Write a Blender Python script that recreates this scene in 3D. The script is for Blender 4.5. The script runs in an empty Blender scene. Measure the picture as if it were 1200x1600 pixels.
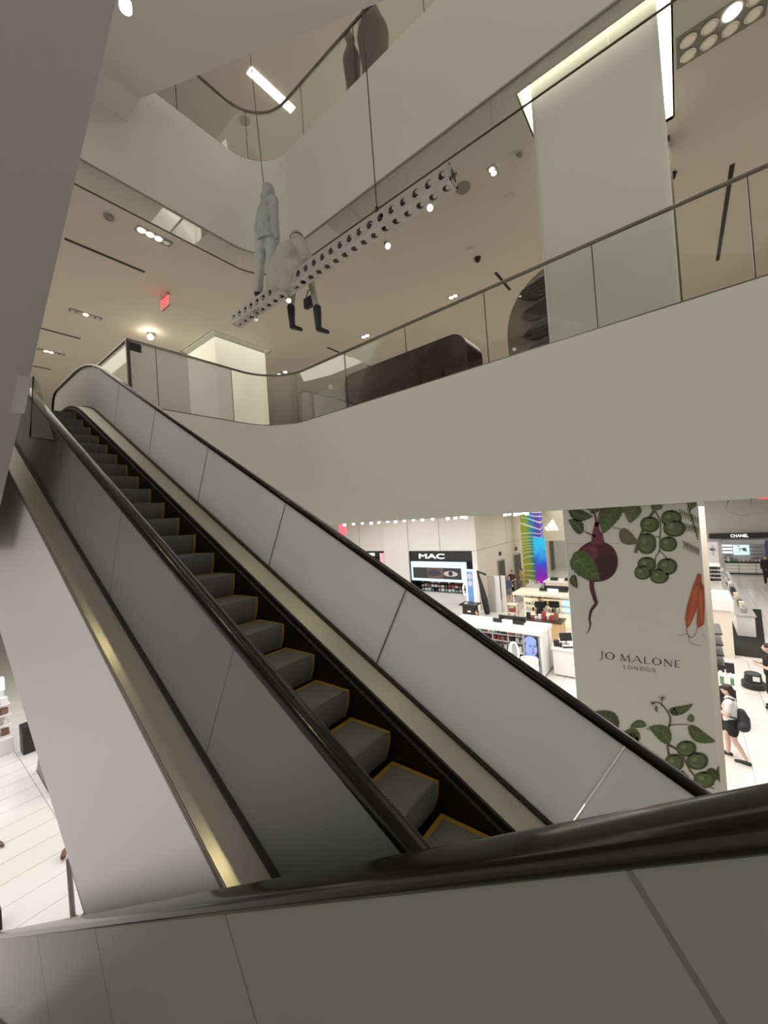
import bpy, bmesh, math, random
import numpy as np
from mathutils import Vector, Matrix
random.seed(7)
PI = math.pi
COL = bpy.context.scene.collection
SC = bpy.context.scene

# ------------------------------------------------------------------ camera model (also used to measure the place)
F_PX, YAW, PITCH, ROLL = 600.0, math.radians(37.78), math.radians(0.83), math.radians(-4.0)
_f = np.array([-math.sin(YAW)*math.cos(PITCH), math.cos(YAW)*math.cos(PITCH), math.sin(PITCH)])
_r0 = np.array([math.cos(YAW), math.sin(YAW), 0.0]); _u0 = np.cross(_r0, _f)
_r = math.cos(ROLL)*_r0 + math.sin(ROLL)*_u0
_u = -math.sin(ROLL)*_r0 + math.cos(ROLL)*_u0
def ray(px, py): return _r*(px-600)/F_PX - _u*(py-800)/F_PX + _f
def PY(px, py, Y): d = ray(px, py); return Vector(d*Y/d[1])
def PX(px, py, X): d = ray(px, py); return Vector(d*X/d[0])
def PZ(px, py, Z): d = ray(px, py); return Vector(d*Z/d[2])

# all heights below are measured from the eye; everything is lifted by EYE at the end so that the ground floor is z = 0
EYE = 5.8
G, C1, F2, C2, F3, C3 = -5.8, -0.075, 2.38, 6.57, 8.82, 12.9
XL, YB, RC = -7.8, 6.05, 0.95      # atrium edge on the left and at the back, its corner radius
T = 0.5589                          # escalator slope

# ------------------------------------------------------------------ materials
MATS = {}
def mat(name, col, rough=0.5, metal=0.0, spec=0.5, emit=None, es=0.0, noise=None, bump=None, coat=0.0):
    if name in MATS: return MATS[name]
    m = bpy.data.materials.new(name); m.use_nodes = True; nt = m.node_tree
    b = nt.nodes['Principled BSDF']
    b.inputs['Base Color'].default_value = (*col, 1); b.inputs['Roughness'].default_value = rough
    b.inputs['Metallic'].default_value = metal; b.inputs['Specular IOR Level'].default_value = spec
    b.inputs['Coat Weight'].default_value = coat
    tc = nt.nodes.new('ShaderNodeTexCoord')
    if emit:
        b.inputs['Emission Color'].default_value = (*emit, 1); b.inputs['Emission Strength'].default_value = es
        if es < 30: m.cycles.emission_sampling = 'NONE' if es < 4 else 'AUTO'
    if noise:
        sc, amt = noise
        n = nt.nodes.new('ShaderNodeTexNoise'); n.inputs['Scale'].default_value = sc; n.inputs['Detail'].default_value = 4
        nt.links.new(tc.outputs['Object'], n.inputs['Vector'])
        mx = nt.nodes.new('ShaderNodeMix'); mx.data_type = 'RGBA'
        mx.inputs['A'].default_value = (*[c*(1-amt) for c in col], 1); mx.inputs['B'].default_value = (*[min(1, c*(1+amt)) for c in col], 1)
        nt.links.new(n.outputs['Fac'], mx.inputs['Factor']); nt.links.new(mx.outputs['Result'], b.inputs['Base Color'])
    if bump:
        sc, st = bump
        n = nt.nodes.new('ShaderNodeTexNoise'); n.inputs['Scale'].default_value = sc; n.inputs['Detail'].default_value = 3
        nt.links.new(tc.outputs['Object'], n.inputs['Vector'])
        bp = nt.nodes.new('ShaderNodeBump'); bp.inputs['Strength'].default_value = st; bp.inputs['Distance'].default_value = 0.06
        nt.links.new(n.outputs['Fac'], bp.inputs['Height']); nt.links.new(bp.outputs['Normal'], b.inputs['Normal'])
    MATS[name] = m; return m

def glass_mat(name, tint, refl=0.06, rough=0.02):
    m = bpy.data.materials.new(name); m.use_nodes = True; nt = m.node_tree; nt.nodes.clear()
    out = nt.nodes.new('ShaderNodeOutputMaterial'); mix = nt.nodes.new('ShaderNodeMixShader')
    tr = nt.nodes.new('ShaderNodeBsdfTransparent'); tr.inputs['Color'].default_value = (*tint, 1)
    gl = nt.nodes.new('ShaderNodeBsdfGlossy'); gl.inputs['Roughness'].default_value = rough; gl.inputs['Color'].default_value = (.9, .95, .92, 1)
    fr = nt.nodes.new('ShaderNodeFresnel'); fr.inputs['IOR'].default_value = 1.45
    mul = nt.nodes.new('ShaderNodeMath'); mul.operation = 'MULTIPLY'; mul.inputs[1].default_value = refl/0.06
    mn = nt.nodes.new('ShaderNodeMath'); mn.operation = 'MINIMUM'; mn.inputs[1].default_value = 0.6
    nt.links.new(fr.outputs[0], mul.inputs[0]); nt.links.new(mul.outputs[0], mn.inputs[0]); nt.links.new(mn.outputs[0], mix.inputs[0])
    nt.links.new(tr.outputs[0], mix.inputs[1]); nt.links.new(gl.outputs[0], mix.inputs[2]); nt.links.new(mix.outputs[0], out.inputs['Surface'])
    MATS[name] = m; return m

def frosted_mat(name, col, trans, gl_rough=0.35, gl_amt=0.12, tfac=0.5):
    m = bpy.data.materials.new(name); m.use_nodes = True; nt = m.node_tree; nt.nodes.clear()
    out = nt.nodes.new('ShaderNodeOutputMaterial')
    df = nt.nodes.new('ShaderNodeBsdfDiffuse'); df.inputs['Color'].default_value = (*col, 1)
    tl = nt.nodes.new('ShaderNodeBsdfTranslucent'); tl.inputs['Color'].default_value = (*trans, 1)
    m1 = nt.nodes.new('ShaderNodeMixShader'); m1.inputs[0].default_value = tfac
    gl = nt.nodes.new('ShaderNodeBsdfGlossy'); gl.inputs['Roughness'].default_value = gl_rough
    lw = nt.nodes.new('ShaderNodeLayerWeight'); lw.inputs['Blend'].default_value = gl_amt
    m2 = nt.nodes.new('ShaderNodeMixShader')
    nt.links.new(df.outputs[0], m1.inputs[1]); nt.links.new(tl.outputs[0], m1.inputs[2])
    nt.links.new(lw.outputs['Fresnel'], m2.inputs[0]); nt.links.new(m1.outputs[0], m2.inputs[1]); nt.links.new(gl.outputs[0], m2.inputs[2])
    nt.links.new(m2.outputs[0], out.inputs['Surface'])
    MATS[name] = m; return m

WHITE = mat('fascia_paint', (.70, .715, .645), .55, noise=(.6, .015))
CEIL = mat('ceiling_paint', (.69, .65, .59), .7)
SOFFIT = mat('soffit_paint', (.69, .67, .645), .6)
CLAD = mat('cladding_paint', (.64, .63, .63), .45)
WALLG = mat('shop_wall_paint', (.62, .60, .56), .6, noise=(1.5, .03))
WALLC = mat('cream_wall_paint', (.64, .60, .50), .6, noise=(1.5, .03))
FLOOR2 = mat('upper_floor_stone', (.5, .47, .42), .4)
RUB = mat('handrail_rubber', (.007, .0065, .007), .17, spec=.22)
BLK = mat('black_plastic', (.012, .012, .012), .45)
BLKG = mat('black_gasket', (.01, .01, .01), .6)
BRONZE = mat('dark_bronze_metal', (.10, .085, .07), .35, .8)
STEEL = mat('polished_rail_steel', (.20, .185, .16), .25, .9)
ALU = mat('aluminium', (.62, .61, .60), .4, .85)
LACQ = mat('white_lacquer', (.78, .76, .74), .35)
CREAM = mat('cream_lacquer', (.74, .67, .55), .4)
WOOD = mat('light_oak', (.56, .38, .19), .45, noise=(9, .18))
GREY = mat('grey_paint', (.30, .30, .30), .5)
SKIN = mat('skin', (.56, .34, .25), .55)
SKIN2 = mat('skin_pale', (.66, .45, .36), .55)
HAIR = mat('dark_hair', (.02, .014, .01), .5)
YEL = mat('yellow_safety_paint', (.42, .24, .028), .5, noise=(40, .25))
GLASS = glass_mat('clear_glass', (.975, .985, .97), .02)
GLASS3 = glass_mat('upper_clear_glass', (.97, .975, .96), .012)
GLASS_SHEEN = frosted_mat('painted_reflection_glass', (.66, .66, .63), (.7, .7, .67), .15, .10, .4)  # pale reflection on the left-run panes, mixed in as milky colour
_nt = GLASS_SHEEN.node_tree; _o = [n for n in _nt.nodes if n.type == 'OUTPUT_MATERIAL'][0]; _src = _o.inputs['Surface'].links[0].from_socket
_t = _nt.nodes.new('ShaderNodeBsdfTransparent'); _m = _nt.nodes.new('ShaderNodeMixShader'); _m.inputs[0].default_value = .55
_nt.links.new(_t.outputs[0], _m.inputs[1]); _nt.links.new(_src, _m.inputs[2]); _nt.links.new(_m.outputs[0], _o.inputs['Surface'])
BAFF = glass_mat('baffle_glass', (.985, .988, .975), .03)
ACR = glass_mat('acrylic', (.93, .94, .93), .07)
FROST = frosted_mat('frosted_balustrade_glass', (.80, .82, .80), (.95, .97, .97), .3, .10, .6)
FROSTD = frosted_mat('shaded_grey_frosted_glass', (.30, .31, .285), (.34, .355, .33), .3, .08, .4)  # darker copy of FROST; left balustrade's dimmer outer face put into the colour
EM_W = mat('lamp_white', (1, 1, 1), emit=(1, .96, .9), es=14)
EM_WW = mat('lamp_warm', (1, 1, 1), emit=(1, .85, .62), es=60)
EM_COVE = mat('cove_light', (1, 1, 1), emit=(1, .98, .80), es=5.5)
EM_COVE2 = mat('cove_light_soft', (1, 1, 1), emit=(1, .97, .82), es=.9)
EM_RED = mat('red_exit_sign', (.3, .0, .0), emit=(1, .03, .04), es=2.6)
EM_S = mat('lit_white_panel', (1, 1, 1), emit=(.93, .97, 1), es=1.6)
EM_C = mat('lit_cyan_panel', (.5, .8, .85), emit=(.55, .85, .9), es=.9)
REFL = mat('lamp_reflector', (.75, .74, .7), .2, .9)

def brushed():
    m = mat('brushed_steel', (.60, .565, .49), .33, .7); nt = m.node_tree; b = nt.nodes['Principled BSDF']
    b.inputs['Anisotropic'].default_value = .85; tg = nt.nodes.new('ShaderNodeCombineXYZ'); tg.inputs[1].default_value = 1; nt.links.new(tg.outputs[0], b.inputs['Tangent'])
    tc = nt.nodes.new('ShaderNodeTexCoord'); mp = nt.nodes.new('ShaderNodeMapping'); mp.inputs['Scale'].default_value = (.6, 220, .6)
    n = nt.nodes.new('ShaderNodeTexNoise'); n.inputs['Scale'].default_value = 3
    rmp = nt.nodes.new('ShaderNodeMapRange'); rmp.inputs['To Min'].default_value = .29; rmp.inputs['To Max'].default_value = .33
    nt.links.new(tc.outputs['Object'], mp.inputs['Vector']); nt.links.new(mp.outputs[0], n.inputs['Vector'])
    nt.links.new(n.outputs['Fac'], rmp.inputs['Value']); nt.links.new(rmp.outputs[0], b.inputs['Roughness']); return m
BRUSH = brushed()
SEAL = mat('joint_seal', (.10, .10, .095), .6)
def grooved():
    m = mat('grooved_step_metal', (.2, .2, .2), .5, .1); nt = m.node_tree; b = nt.nodes['Principled BSDF']
    tc = nt.nodes.new('ShaderNodeTexCoord'); w = nt.nodes.new('ShaderNodeTexWave'); w.bands_direction = 'Y'; w.inputs['Scale'].default_value = 26
    cr = nt.nodes.new('ShaderNodeValToRGB'); cr.color_ramp.elements[0].color = (.05, .05, .052, 1); cr.color_ramp.elements[1].color = (.30, .31, .315, 1)
    cr.color_ramp.elements[0].position = .25; cr.color_ramp.elements[1].position = .7
    bp = nt.nodes.new('ShaderNodeBump'); bp.inputs['Strength'].default_value = .5; bp.inputs['Distance'].default_value = .01
    nt.links.new(tc.outputs['Object'], w.inputs['Vector']); nt.links.new(w.outputs['Color'], cr.inputs[0]); nt.links.new(cr.outputs[0], b.inputs['Base Color'])
    nt.links.new(w.outputs['Fac'], bp.inputs['Height']); nt.links.new(bp.outputs['Normal'], b.inputs['Normal']); return m
STEP = grooved()
def tiles():
    m = mat('ground_floor_tile', (.72, .69, .65), .16, spec=.5); nt = m.node_tree; b = nt.nodes['Principled BSDF']
    tc = nt.nodes.new('ShaderNodeTexCoord'); mp = nt.nodes.new('ShaderNodeMapping'); mp.inputs['Rotation'].default_value = (0, 0, PI/2)
    br = nt.nodes.new('ShaderNodeTexBrick'); br.offset = 0.0
    br.inputs['Color1'].default_value = (.74, .70, .66, 1); br.inputs['Color2'].default_value = (.69, .66, .62, 1); br.inputs['Mortar'].default_value = (.36, .33, .31, 1)
    br.inputs['Scale'].default_value = 1; br.inputs['Mortar Size'].default_value = .008; br.inputs['Brick Width'].default_value = 1.63; br.inputs['Row Height'].default_value = .61
    nt.links.new(tc.outputs['Object'], mp.inputs[0]); nt.links.new(mp.outputs[0], br.inputs['Vector']); nt.links.new(br.outputs['Color'], b.inputs['Base Color']); return m
TILE = tiles()
def wavewrap():
    m = mat('rainbow_wave_print', (.5, .5, .2), .4); nt = m.node_tree; b = nt.nodes['Principled BSDF']
    tc = nt.nodes.new('ShaderNodeTexCoord'); sx = nt.nodes.new('ShaderNodeSeparateXYZ')
    ad = nt.nodes.new('ShaderNodeMath'); ad.operation = 'ADD'
    nt.links.new(tc.outputs['Generated'], sx.inputs[0])
    mu = nt.nodes.new('ShaderNodeMath'); mu.operation = 'MULTIPLY'; mu.inputs[1].default_value = .25
    nt.links.new(sx.outputs['Z'], mu.inputs[0]); nt.links.new(sx.outputs['X'], ad.inputs[0]); nt.links.new(mu.outputs[0], ad.inputs[1])
    cr = nt.nodes.new('ShaderNodeValToRGB'); e = cr.color_ramp.elements
    e[0].color = (.45, .42, .03, 1); e[0].position = .1; e[1].color = (.10, .06, .5, 1); e[1].position = 1
    for p, c in ((.45, (.30, .45, .05)), (.65, (.03, .35, .25)), (.82, (.03, .2, .6))):
        q = e.new(p); q.color = (*c, 1)
    nt.links.new(ad.outputs[0], cr.inputs[0])
    w = nt.nodes.new('ShaderNodeTexWave'); w.inputs['Scale'].default_value = 1.0; w.bands_direction = 'Z'; w.inputs['Distortion'].default_value = 16; w.inputs['Detail'].default_value = 0; w.inputs['Detail Scale'].default_value = .55
    nt.links.new(tc.outputs['Object'], w.inputs['Vector'])
    gt = nt.nodes.new('ShaderNodeMath'); gt.operation = 'GREATER_THAN'; gt.inputs[1].default_value = .92
    nt.links.new(w.outputs['Fac'], gt.inputs[0])
    mx = nt.nodes.new('ShaderNodeMix'); mx.data_type = 'RGBA'; mx.inputs['B'].default_value = (.75, .78, .6, 1)
    nt.links.new(gt.outputs[0], mx.inputs['Factor']); nt.links.new(cr.outputs[0], mx.inputs['A']); nt.links.new(mx.outputs['Result'], b.inputs['Base Color']); return m
WRAP = wavewrap()
def screenmat():
    m = mat('violet_screen', (0, 0, 0), .3); nt = m.node_tree; b = nt.nodes['Principled BSDF']
    tc = nt.nodes.new('ShaderNodeTexCoord'); n = nt.nodes.new('ShaderNodeTexNoise'); n.inputs['Scale'].default_value = 1.6; n.inputs['Distortion'].default_value = 1.2
    sx = nt.nodes.new('ShaderNodeSeparateXYZ'); ad = nt.nodes.new('ShaderNodeMath'); ad.operation = 'ADD'; mu = nt.nodes.new('ShaderNodeMath'); mu.operation = 'MULTIPLY'; mu.inputs[1].default_value = .35
    nt.links.new(tc.outputs['Generated'], sx.inputs[0]); nt.links.new(tc.outputs['Object'], n.inputs['Vector'])
    nt.links.new(n.outputs['Fac'], mu.inputs[0]); nt.links.new(sx.outputs['Z'], ad.inputs[0]); nt.links.new(mu.outputs[0], ad.inputs[1])
    cr = nt.nodes.new('ShaderNodeValToRGB'); e = cr.color_ramp.elements; e[0].color = (.42, .02, .30, 1); e[0].position = .2; e[1].color = (.01, .45, .75, 1); e[1].position = 1.05 if False else 1.0
    q = e.new(.5); q.color = (.16, .01, .35, 1); q = e.new(.72); q.color = (.02, .06, .5, 1)
    nt.links.new(ad.outputs[0], cr.inputs[0]); nt.links.new(cr.outputs[0], b.inputs['Emission Color']); b.inputs['Emission Strength'].default_value = 1.1
    m.cycles.emission_sampling = 'NONE'; return m
SCREEN = screenmat()

# ------------------------------------------------------------------ mesh builder
class MB:
    def __init__(s): s.bm = bmesh.new()
    def face(s, pts):
        vs = [s.bm.verts.new(Vector(p)) for p in pts]
        try: return s.bm.faces.new(vs)
        except Exception: return None
    def box(s, x0, x1, y0, y1, z0, z1):
        r = bmesh.ops.create_cube(s.bm, size=1)
        bmesh.ops.scale(s.bm, vec=(abs(x1-x0), abs(y1-y0), abs(z1-z0)), verts=r['verts'])
        bmesh.ops.translate(s.bm, vec=((x0+x1)/2, (y0+y1)/2, (z0+z1)/2), verts=r['verts']); return s
    def obox(s, c, sx, sy, sz, rz=0, rx=0, ry=0):
        r = bmesh.ops.create_cube(s.bm, size=1)
        bmesh.ops.scale(s.bm, vec=(sx, sy, sz), verts=r['verts'])
        M = Matrix.Translation(Vector(c)) @ Matrix.Rotation(rz, 4, 'Z') @ Matrix.Rotation(rx, 4, 'X') @ Matrix.Rotation(ry, 4, 'Y')
        bmesh.ops.transform(s.bm, matrix=M, verts=r['verts']); return s
    def cyl(s, a, b, r0, r1=None, n=16):
        a, b = Vector(a), Vector(b); r1 = r0 if r1 is None else r1; d = b-a
        res = bmesh.ops.create_cone(s.bm, cap_ends=True, segments=n, radius1=r0, radius2=r1, depth=d.length)
        M = Matrix.Translation((a+b)/2) @ d.to_track_quat('Z', 'Y').to_matrix().to_4x4()
        bmesh.ops.transform(s.bm, matrix=M, verts=res['verts']); return s
    def ball(s, c, rx, ry=None, rz=None, n=12, rot=None):
        ry = rx if ry is None else ry; rz = rx if rz is None else rz
        res = bmesh.ops.create_uvsphere(s.bm, u_segments=n*2, v_segments=n, radius=1)
        M = Matrix.Translation(Vector(c)) @ (rot.to_4x4() if rot else Matrix.Identity(4)) @ Matrix.Diagonal((rx, ry, rz, 1))
        bmesh.ops.transform(s.bm, matrix=M, verts=res['verts']); return s
    def cap(s, a, b, r0, r1=None):                       # tapered capsule
        r1 = r0 if r1 is None else r1; a, b = Vector(a), Vector(b)
        if (b-a).length > 1e-4: s.cyl(a, b, r0, r1, 14)
        s.ball(a, r0, n=8); s.ball(b, r1, n=8); return s
    def chain(s, *pr):
        for (a, ra), (b, rb) in zip(pr, pr[1:]): s.cap(a, b, ra, rb)
        return s
    def tube(s, pts, r, n=8):
        pts = [Vector(p) for p in pts]; rings = []
        for i, p in enumerate(pts):
            t = (pts[min(i+1, len(pts)-1)]-pts[max(i-1, 0)]).normalized(); q = t.to_track_quat('Z', 'Y')
            rings.append([s.bm.verts.new(p+q @ Vector((r*math.cos(2*PI*k/n), r*math.sin(2*PI*k/n), 0))) for k in range(n)])
        for A, B in zip(rings, rings[1:]):
            for k in range(n): s.bm.faces.new((A[k], A[(k+1) % n], B[(k+1) % n], B[k]))
        s.bm.faces.new(rings[0][::-1]); s.bm.faces.new(rings[-1]); return s
    def loft(s, rings, caps=True, closed=True):          # rings of points
        R = [[s.bm.verts.new(Vector(p)) for p in r] for r in rings]; n = len(R[0])
        for A, B in zip(R, R[1:]):
            for k in range(n if closed else n-1): s.bm.faces.new((A[k], A[(k+1) % n], B[(k+1) % n], B[k]))
        if caps and closed: s.bm.faces.new(R[0][::-1]); s.bm.faces.new(R[-1])
        return s
    def prism(s, pts, d):                                # planar polygon pushed along d
        f = s.face(pts)
        r = bmesh.ops.extrude_face_region(s.bm, geom=[f])
        bmesh.ops.translate(s.bm, vec=Vector(d), verts=[v for v in r['geom'] if isinstance(v, bmesh.types.BMVert)]); return s
    def lathe(s, c, prof, n=24):
        c = Vector(c)
        return s.loft([[c+Vector((r*math.cos(2*PI*k/n), r*math.sin(2*PI*k/n), z)) for k in range(n)] for r, z in prof])

def wloc(o):
    v = Vector((0, 0, 0))
    while o: v += o.location; o = o.parent
    return v
def obj(name, mb, m, parent=None, bevel=0, smooth=False, remesh=0, seg=2):
    bm = mb.bm; bmesh.ops.recalc_face_normals(bm, faces=bm.faces)
    if parent is None:
        xs = [v.co for v in bm.verts]
        org = Vector(((min(v.x for v in xs)+max(v.x for v in xs))/2, (min(v.y for v in xs)+max(v.y for v in xs))/2, min(v.z for v in xs)))
    else: org = wloc(parent)
    bmesh.ops.translate(bm, vec=-org, verts=bm.verts)
    me = bpy.data.meshes.new(name); bm.to_mesh(me); bm.free(); me.materials.append(m)
    o = bpy.data.objects.new(name, me); COL.objects.link(o)
    if parent is None: o.location = org
    else: o.parent = parent
    if smooth:
        for p in me.polygons: p.use_smooth = True
        if not remesh: me.set_sharp_from_angle(angle=math.radians(40))
    if bevel:
        md = o.modifiers.new('b', 'BEVEL'); md.width = bevel; md.segments = seg; md.limit_method = 'ANGLE'
    if remesh:
        md = o.modifiers.new('r', 'REMESH'); md.mode = 'VOXEL'; md.voxel_size = remesh; md.use_smooth_shade = True
        md = o.modifiers.new('s', 'SMOOTH'); md.factor = .5; md.iterations = 4
    return o
def tag(o, label, cat, group=None):
    o['label'] = label; o['category'] = cat
    if group: o['group'] = group
    return o
def struct(o, label=None, cat=None):
    o['kind'] = 'structure'
    if label: o['label'] = label
    if cat: o['category'] = cat
    return o
def empty(name, loc, label, cat, group=None):
    o = bpy.data.objects.new(name, None); COL.objects.link(o); o.location = Vector(loc); o.empty_display_size = .1
    return tag(o, label, cat, group)
def dup(src, off=(0, 0, 0), label=None, rotz=None):
    c = src.copy(); COL.objects.link(c)
    if src.parent is None: c.location = src.location+Vector(off)
    if label: c['label'] = label
    for ch in list(src.children):
        d = ch.copy(); COL.objects.link(d); d.parent = c
        for g in list(ch.children):
            e = g.copy(); COL.objects.link(e); e.parent = d
    return c

def text_mb(txt, c, ux, uz, h, depth=.004, fit=None, shear=0):
    """lettering as a mesh: origin c (centre), writing direction ux, up uz, cap height h"""
    cu = bpy.data.curves.new('t', 'FONT'); cu.body = txt; cu.size = 1; cu.extrude = depth/2/h*.7; cu.align_x = 'CENTER'; cu.align_y = 'CENTER'; cu.shear = shear
    to = bpy.data.objects.new('t', cu); COL.objects.link(to); bpy.context.view_layer.update()
    me = bpy.data.meshes.new_from_object(to.evaluated_get(bpy.context.evaluated_depsgraph_get()))
    mb = MB(); mb.bm.from_mesh(me)
    bpy.data.objects.remove(to); bpy.data.curves.remove(cu); bpy.data.meshes.remove(me)
    ys = [v.co.y for v in mb.bm.verts]; xs = [v.co.x for v in mb.bm.verts]
    s = h/(max(ys)-min(ys)); sx = s if fit is None else fit/(max(xs)-min(xs))
    cx, cy = (max(xs)+min(xs))/2, (max(ys)+min(ys))/2
    ux, uz = Vector(ux).normalized(), Vector(uz).normalized(); un = ux.cross(uz)
    for v in mb.bm.verts: v.co = Vector(c)+ux*(v.co.x-cx)*sx+uz*(v.co.y-cy)*s+un*v.co.z*s
    return mb

# ------------------------------------------------------------------ swept helpers
class Path:                                             # polyline in the XZ plane with filleted bends
    def __init__(s, pts, R=2.2, n=12):
        P = [Vector((p[0], p[1])) for p in pts]; out = [P[0]]
        for a, b, c in zip(P, P[1:], P[2:]):
            u, v = (a-b).normalized(), (c-b).normalized(); ang = u.angle(v)/2
            d = min(R/math.tan(ang), (a-b).length*.9, (c-b).length*.9); p0, p1 = b+u*d, b+v*d
            for k in range(n+1):
                t = k/n; out.append(p0*(1-t)**2+b*2*t*(1-t)+p1*t*t)
        out.append(P[-1]); s.p = out; s.s = [0]
        for a, b in zip(out, out[1:]): s.s.append(s.s[-1]+(b-a).length)
        s.L = s.s[-1]
    def at(s, q):
        q = max(0, min(s.L, q)); i = 0
        while i < len(s.p)-2 and s.s[i+1] < q: i += 1
        t = (q-s.s[i])/max(1e-9, s.s[i+1]-s.s[i]); p = s.p[i].lerp(s.p[i+1], t)
        j0, j1 = max(0, i-0), min(len(s.p)-1, i+1); d = (s.p[j1]-s.p[j0]).normalized()
        if 0 < i and t < .5: d = (d+(s.p[i]-s.p[i-1]).normalized()*(.5-t)).normalized()
        elif i < len(s.p)-2 and t > .5: d = (d+(s.p[i+2]-s.p[i+1]).normalized()*(t-.5)).normalized()
        n = Vector((-d.y, d.x)); n = n if n.y > 0 else -n
        return p, n
    def stations(s, a=0, b=None, step=.25):
        b = s.L if b is None else b; q = sorted(set([a, b]+[v for v in s.s if a < v < b]+[a+step*k for k in range(int((b-a)/step)+1)]))
        out = [q[0]]
        for v in q[1:]:
            if v-out[-1] > .02 or v == q[-1]: out.append(v)
        return out
    def s_at_x(s, x):
        for i in range(len(s.p)-1):
            a, b = s.p[i].x, s.p[i+1].x
            if (a-x)*(b-x) <= 0 and a != b: return s.s[i]+(x-a)/(b-a)*(s.s[i+1]-s.s[i])
        return 0
def sweep(mb, path, prof, a=0, b=None, zmin=None):      # prof: (y, offset along the normal)
    rings = []
    for q in path.stations(a, b):
        p, n = path.at(q); ring = []
        for y, o in prof:
            z = p.y+n.y*o
            if zmin is not None: z = max(z, zmin)
            ring.append((p.x+n.x*o, y, z))
        rings.append(ring)
    return mb.loft(rings)
def oval_along(mb, pts, y, a, b, n=20):                 # handrail: pts [(x, z)], half width a, half height b, flat underside
    P = [Vector((p[0], 0, p[1])) for p in pts]; rings = []
    for i, p in enumerate(P):
        t = (P[min(i+1, len(P)-1)]-P[max(i-1, 0)]).normalized(); nn = Vector((-t.z, 0, t.x))
        if i == 0: sgn = 1 if nn.z > 0 else -1
        nn *= sgn; ring = []
        for k in range(n):
            th = 2*PI*k/n; c, s_ = math.cos(th), math.sin(th)
            yy = a*math.copysign(abs(c)**.7, c); zz = b*math.copysign(abs(s_)**.7, s_); zz = zz if zz > 0 else zz*.7
            ring.append(p+nn*zz+Vector((0, y+yy, 0)))
        rings.append(ring)
    return mb.loft(rings)
def plan_path(z_left_y, x_right=14.0, off=0.0, n=14):
    """edge of the atrium seen from above, running from the right end, round the corner, to the left side; off > 0 moves it away from the void"""
    pts = [(x_right, YB+off)]
    xs = np.linspace(x_right, XL+RC, 24)[1:]
    pts += [(float(x), YB+off) for x in xs]
    for k in range(1, n+1):
        a = PI/2*k/n; pts.append((XL+RC-math.sin(a)*(RC+off), YB-RC+math.cos(a)*(RC+off)))
    pts.append((XL-off, z_left_y)); return pts
def plan_sweep(mb, pts, prof):                          # prof: (offset from path away from void, z)
    V = [Vector((p[0], p[1], 0)) for p in pts]; rings = []
    for i, p in enumerate(V):
        t = (V[min(i+1, len(V)-1)]-V[max(i-1, 0)]).normalized(); nn = Vector((t.y, -t.x, 0))
        # away from void: void centre roughly (0,0)
        if nn.dot(p-Vector((0, 0, 0))) < 0: nn = -nn
        rings.append([p+nn*o+Vector((0, 0, z)) for o, z in prof])
    return mb.loft(rings)
def plan_part(pts, s0, s1):
    L = [0]
    for a, b in zip(pts, pts[1:]): L.append(L[-1]+math.dist(a, b))
    def at(q):
        i = 0
        while i < len(pts)-2 and L[i+1] < q: i += 1
        t = (q-L[i])/(L[i+1]-L[i]); return (pts[i][0]*(1-t)+pts[i+1][0]*t, pts[i][1]*(1-t)+pts[i+1][1]*t)
    return [at(s0)]+[p for p, l in zip(pts, L) if s0+1e-4 < l < s1-1e-4]+[at(min(s1, L[-1]))], L[-1]

# ================================================================== SETTING
def plate(mb, xs, ys, holes, z0, z1):
    """horizontal slab made of cells, leaving out the holes (x0, x1, y0, y1)"""
    for x0, x1 in zip(xs, xs[1:]):
        for y0, y1 in zip(ys, ys[1:]):
            cx, cy = (x0+x1)/2, (y0+y1)/2
            if any(h[0] < cx < h[1] and h[2] < cy < h[3] for h in holes): continue
            mb.box(x0, x1, y0, y1, z0, z1)
    return mb
def corner_fill(mb, z0, z1):
    arc = [(XL+RC-math.sin(PI/2*k/14)*(RC+.03), YB-RC+math.cos(PI/2*k/14)*(RC+.03)) for k in range(15)]
    mb.prism([(XL-.03, YB+.03, z0)]+[(x, y, z0) for x, y in arc], (0, 0, z1-z0)); return mb

struct(obj('floor', MB().box(-40, 16, -14, 44, G-.1, G), TILE), 'pale stone tiled floor of the ground-floor shop', 'floor')
VOID = (XL-.03, 20, -20, YB+.03)
CO = (-1.50, .16, 6.48, 8.40)                            # column through all floors (x0, x1, y0, y1)
CF = (-14.0, -12.0, 6.9, 8.9)                            # far glowing column
LAND = (-11.4, XL-.03, .70, 2.76)
mb = plate(MB(), [-40, -11.4, XL-.03, 16], [-14, .70, 2.76, YB+.03, 44], [VOID, LAND], C1, C1+.05); corner_fill(mb, C1, C1+.05)
struct(obj('ceiling_ground', mb, CEIL))
mb = plate(MB(), [-24, -11.4, XL-.03, 16], [-14, .70, 2.76, YB+.03, 19], [VOID, LAND], F2-.05, F2-.005); corner_fill(mb, F2-.05, F2-.005)
struct(obj('floor_second', mb, FLOOR2))
M_ = .15
h1 = (CO[0]-M_, CO[1]+M_, CO[2]-M_, CO[3]+M_); h2 = (CF[0]-M_, CF[1]+M_, CF[2]-M_, CF[3]+M_)
mb = plate(MB(), [-24, h2[0], h2[1], XL-.03, h1[0], h1[1], 16], [-14, YB+.03, h1[2], h2[2], h1[3], h2[3], 19], [VOID, h1, h2], C2, C2+.04); corner_fill(mb, C2, C2+.04)
struct(obj('ceiling_second', mb, CEIL), 'warm white ceiling of the second floor', 'ceiling')
mb = plate(MB(), [-24, XL-.03, 16], [-14, YB+.03, 19], [VOID], F3-.05, F3-.005); corner_fill(mb, F3-.05, F3-.005)
struct(obj('floor_third', mb, FLOOR2))
struct(obj('ceiling_third', MB().box(-24, 16, -14, 19, C3, C3+.05), CEIL))
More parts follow.
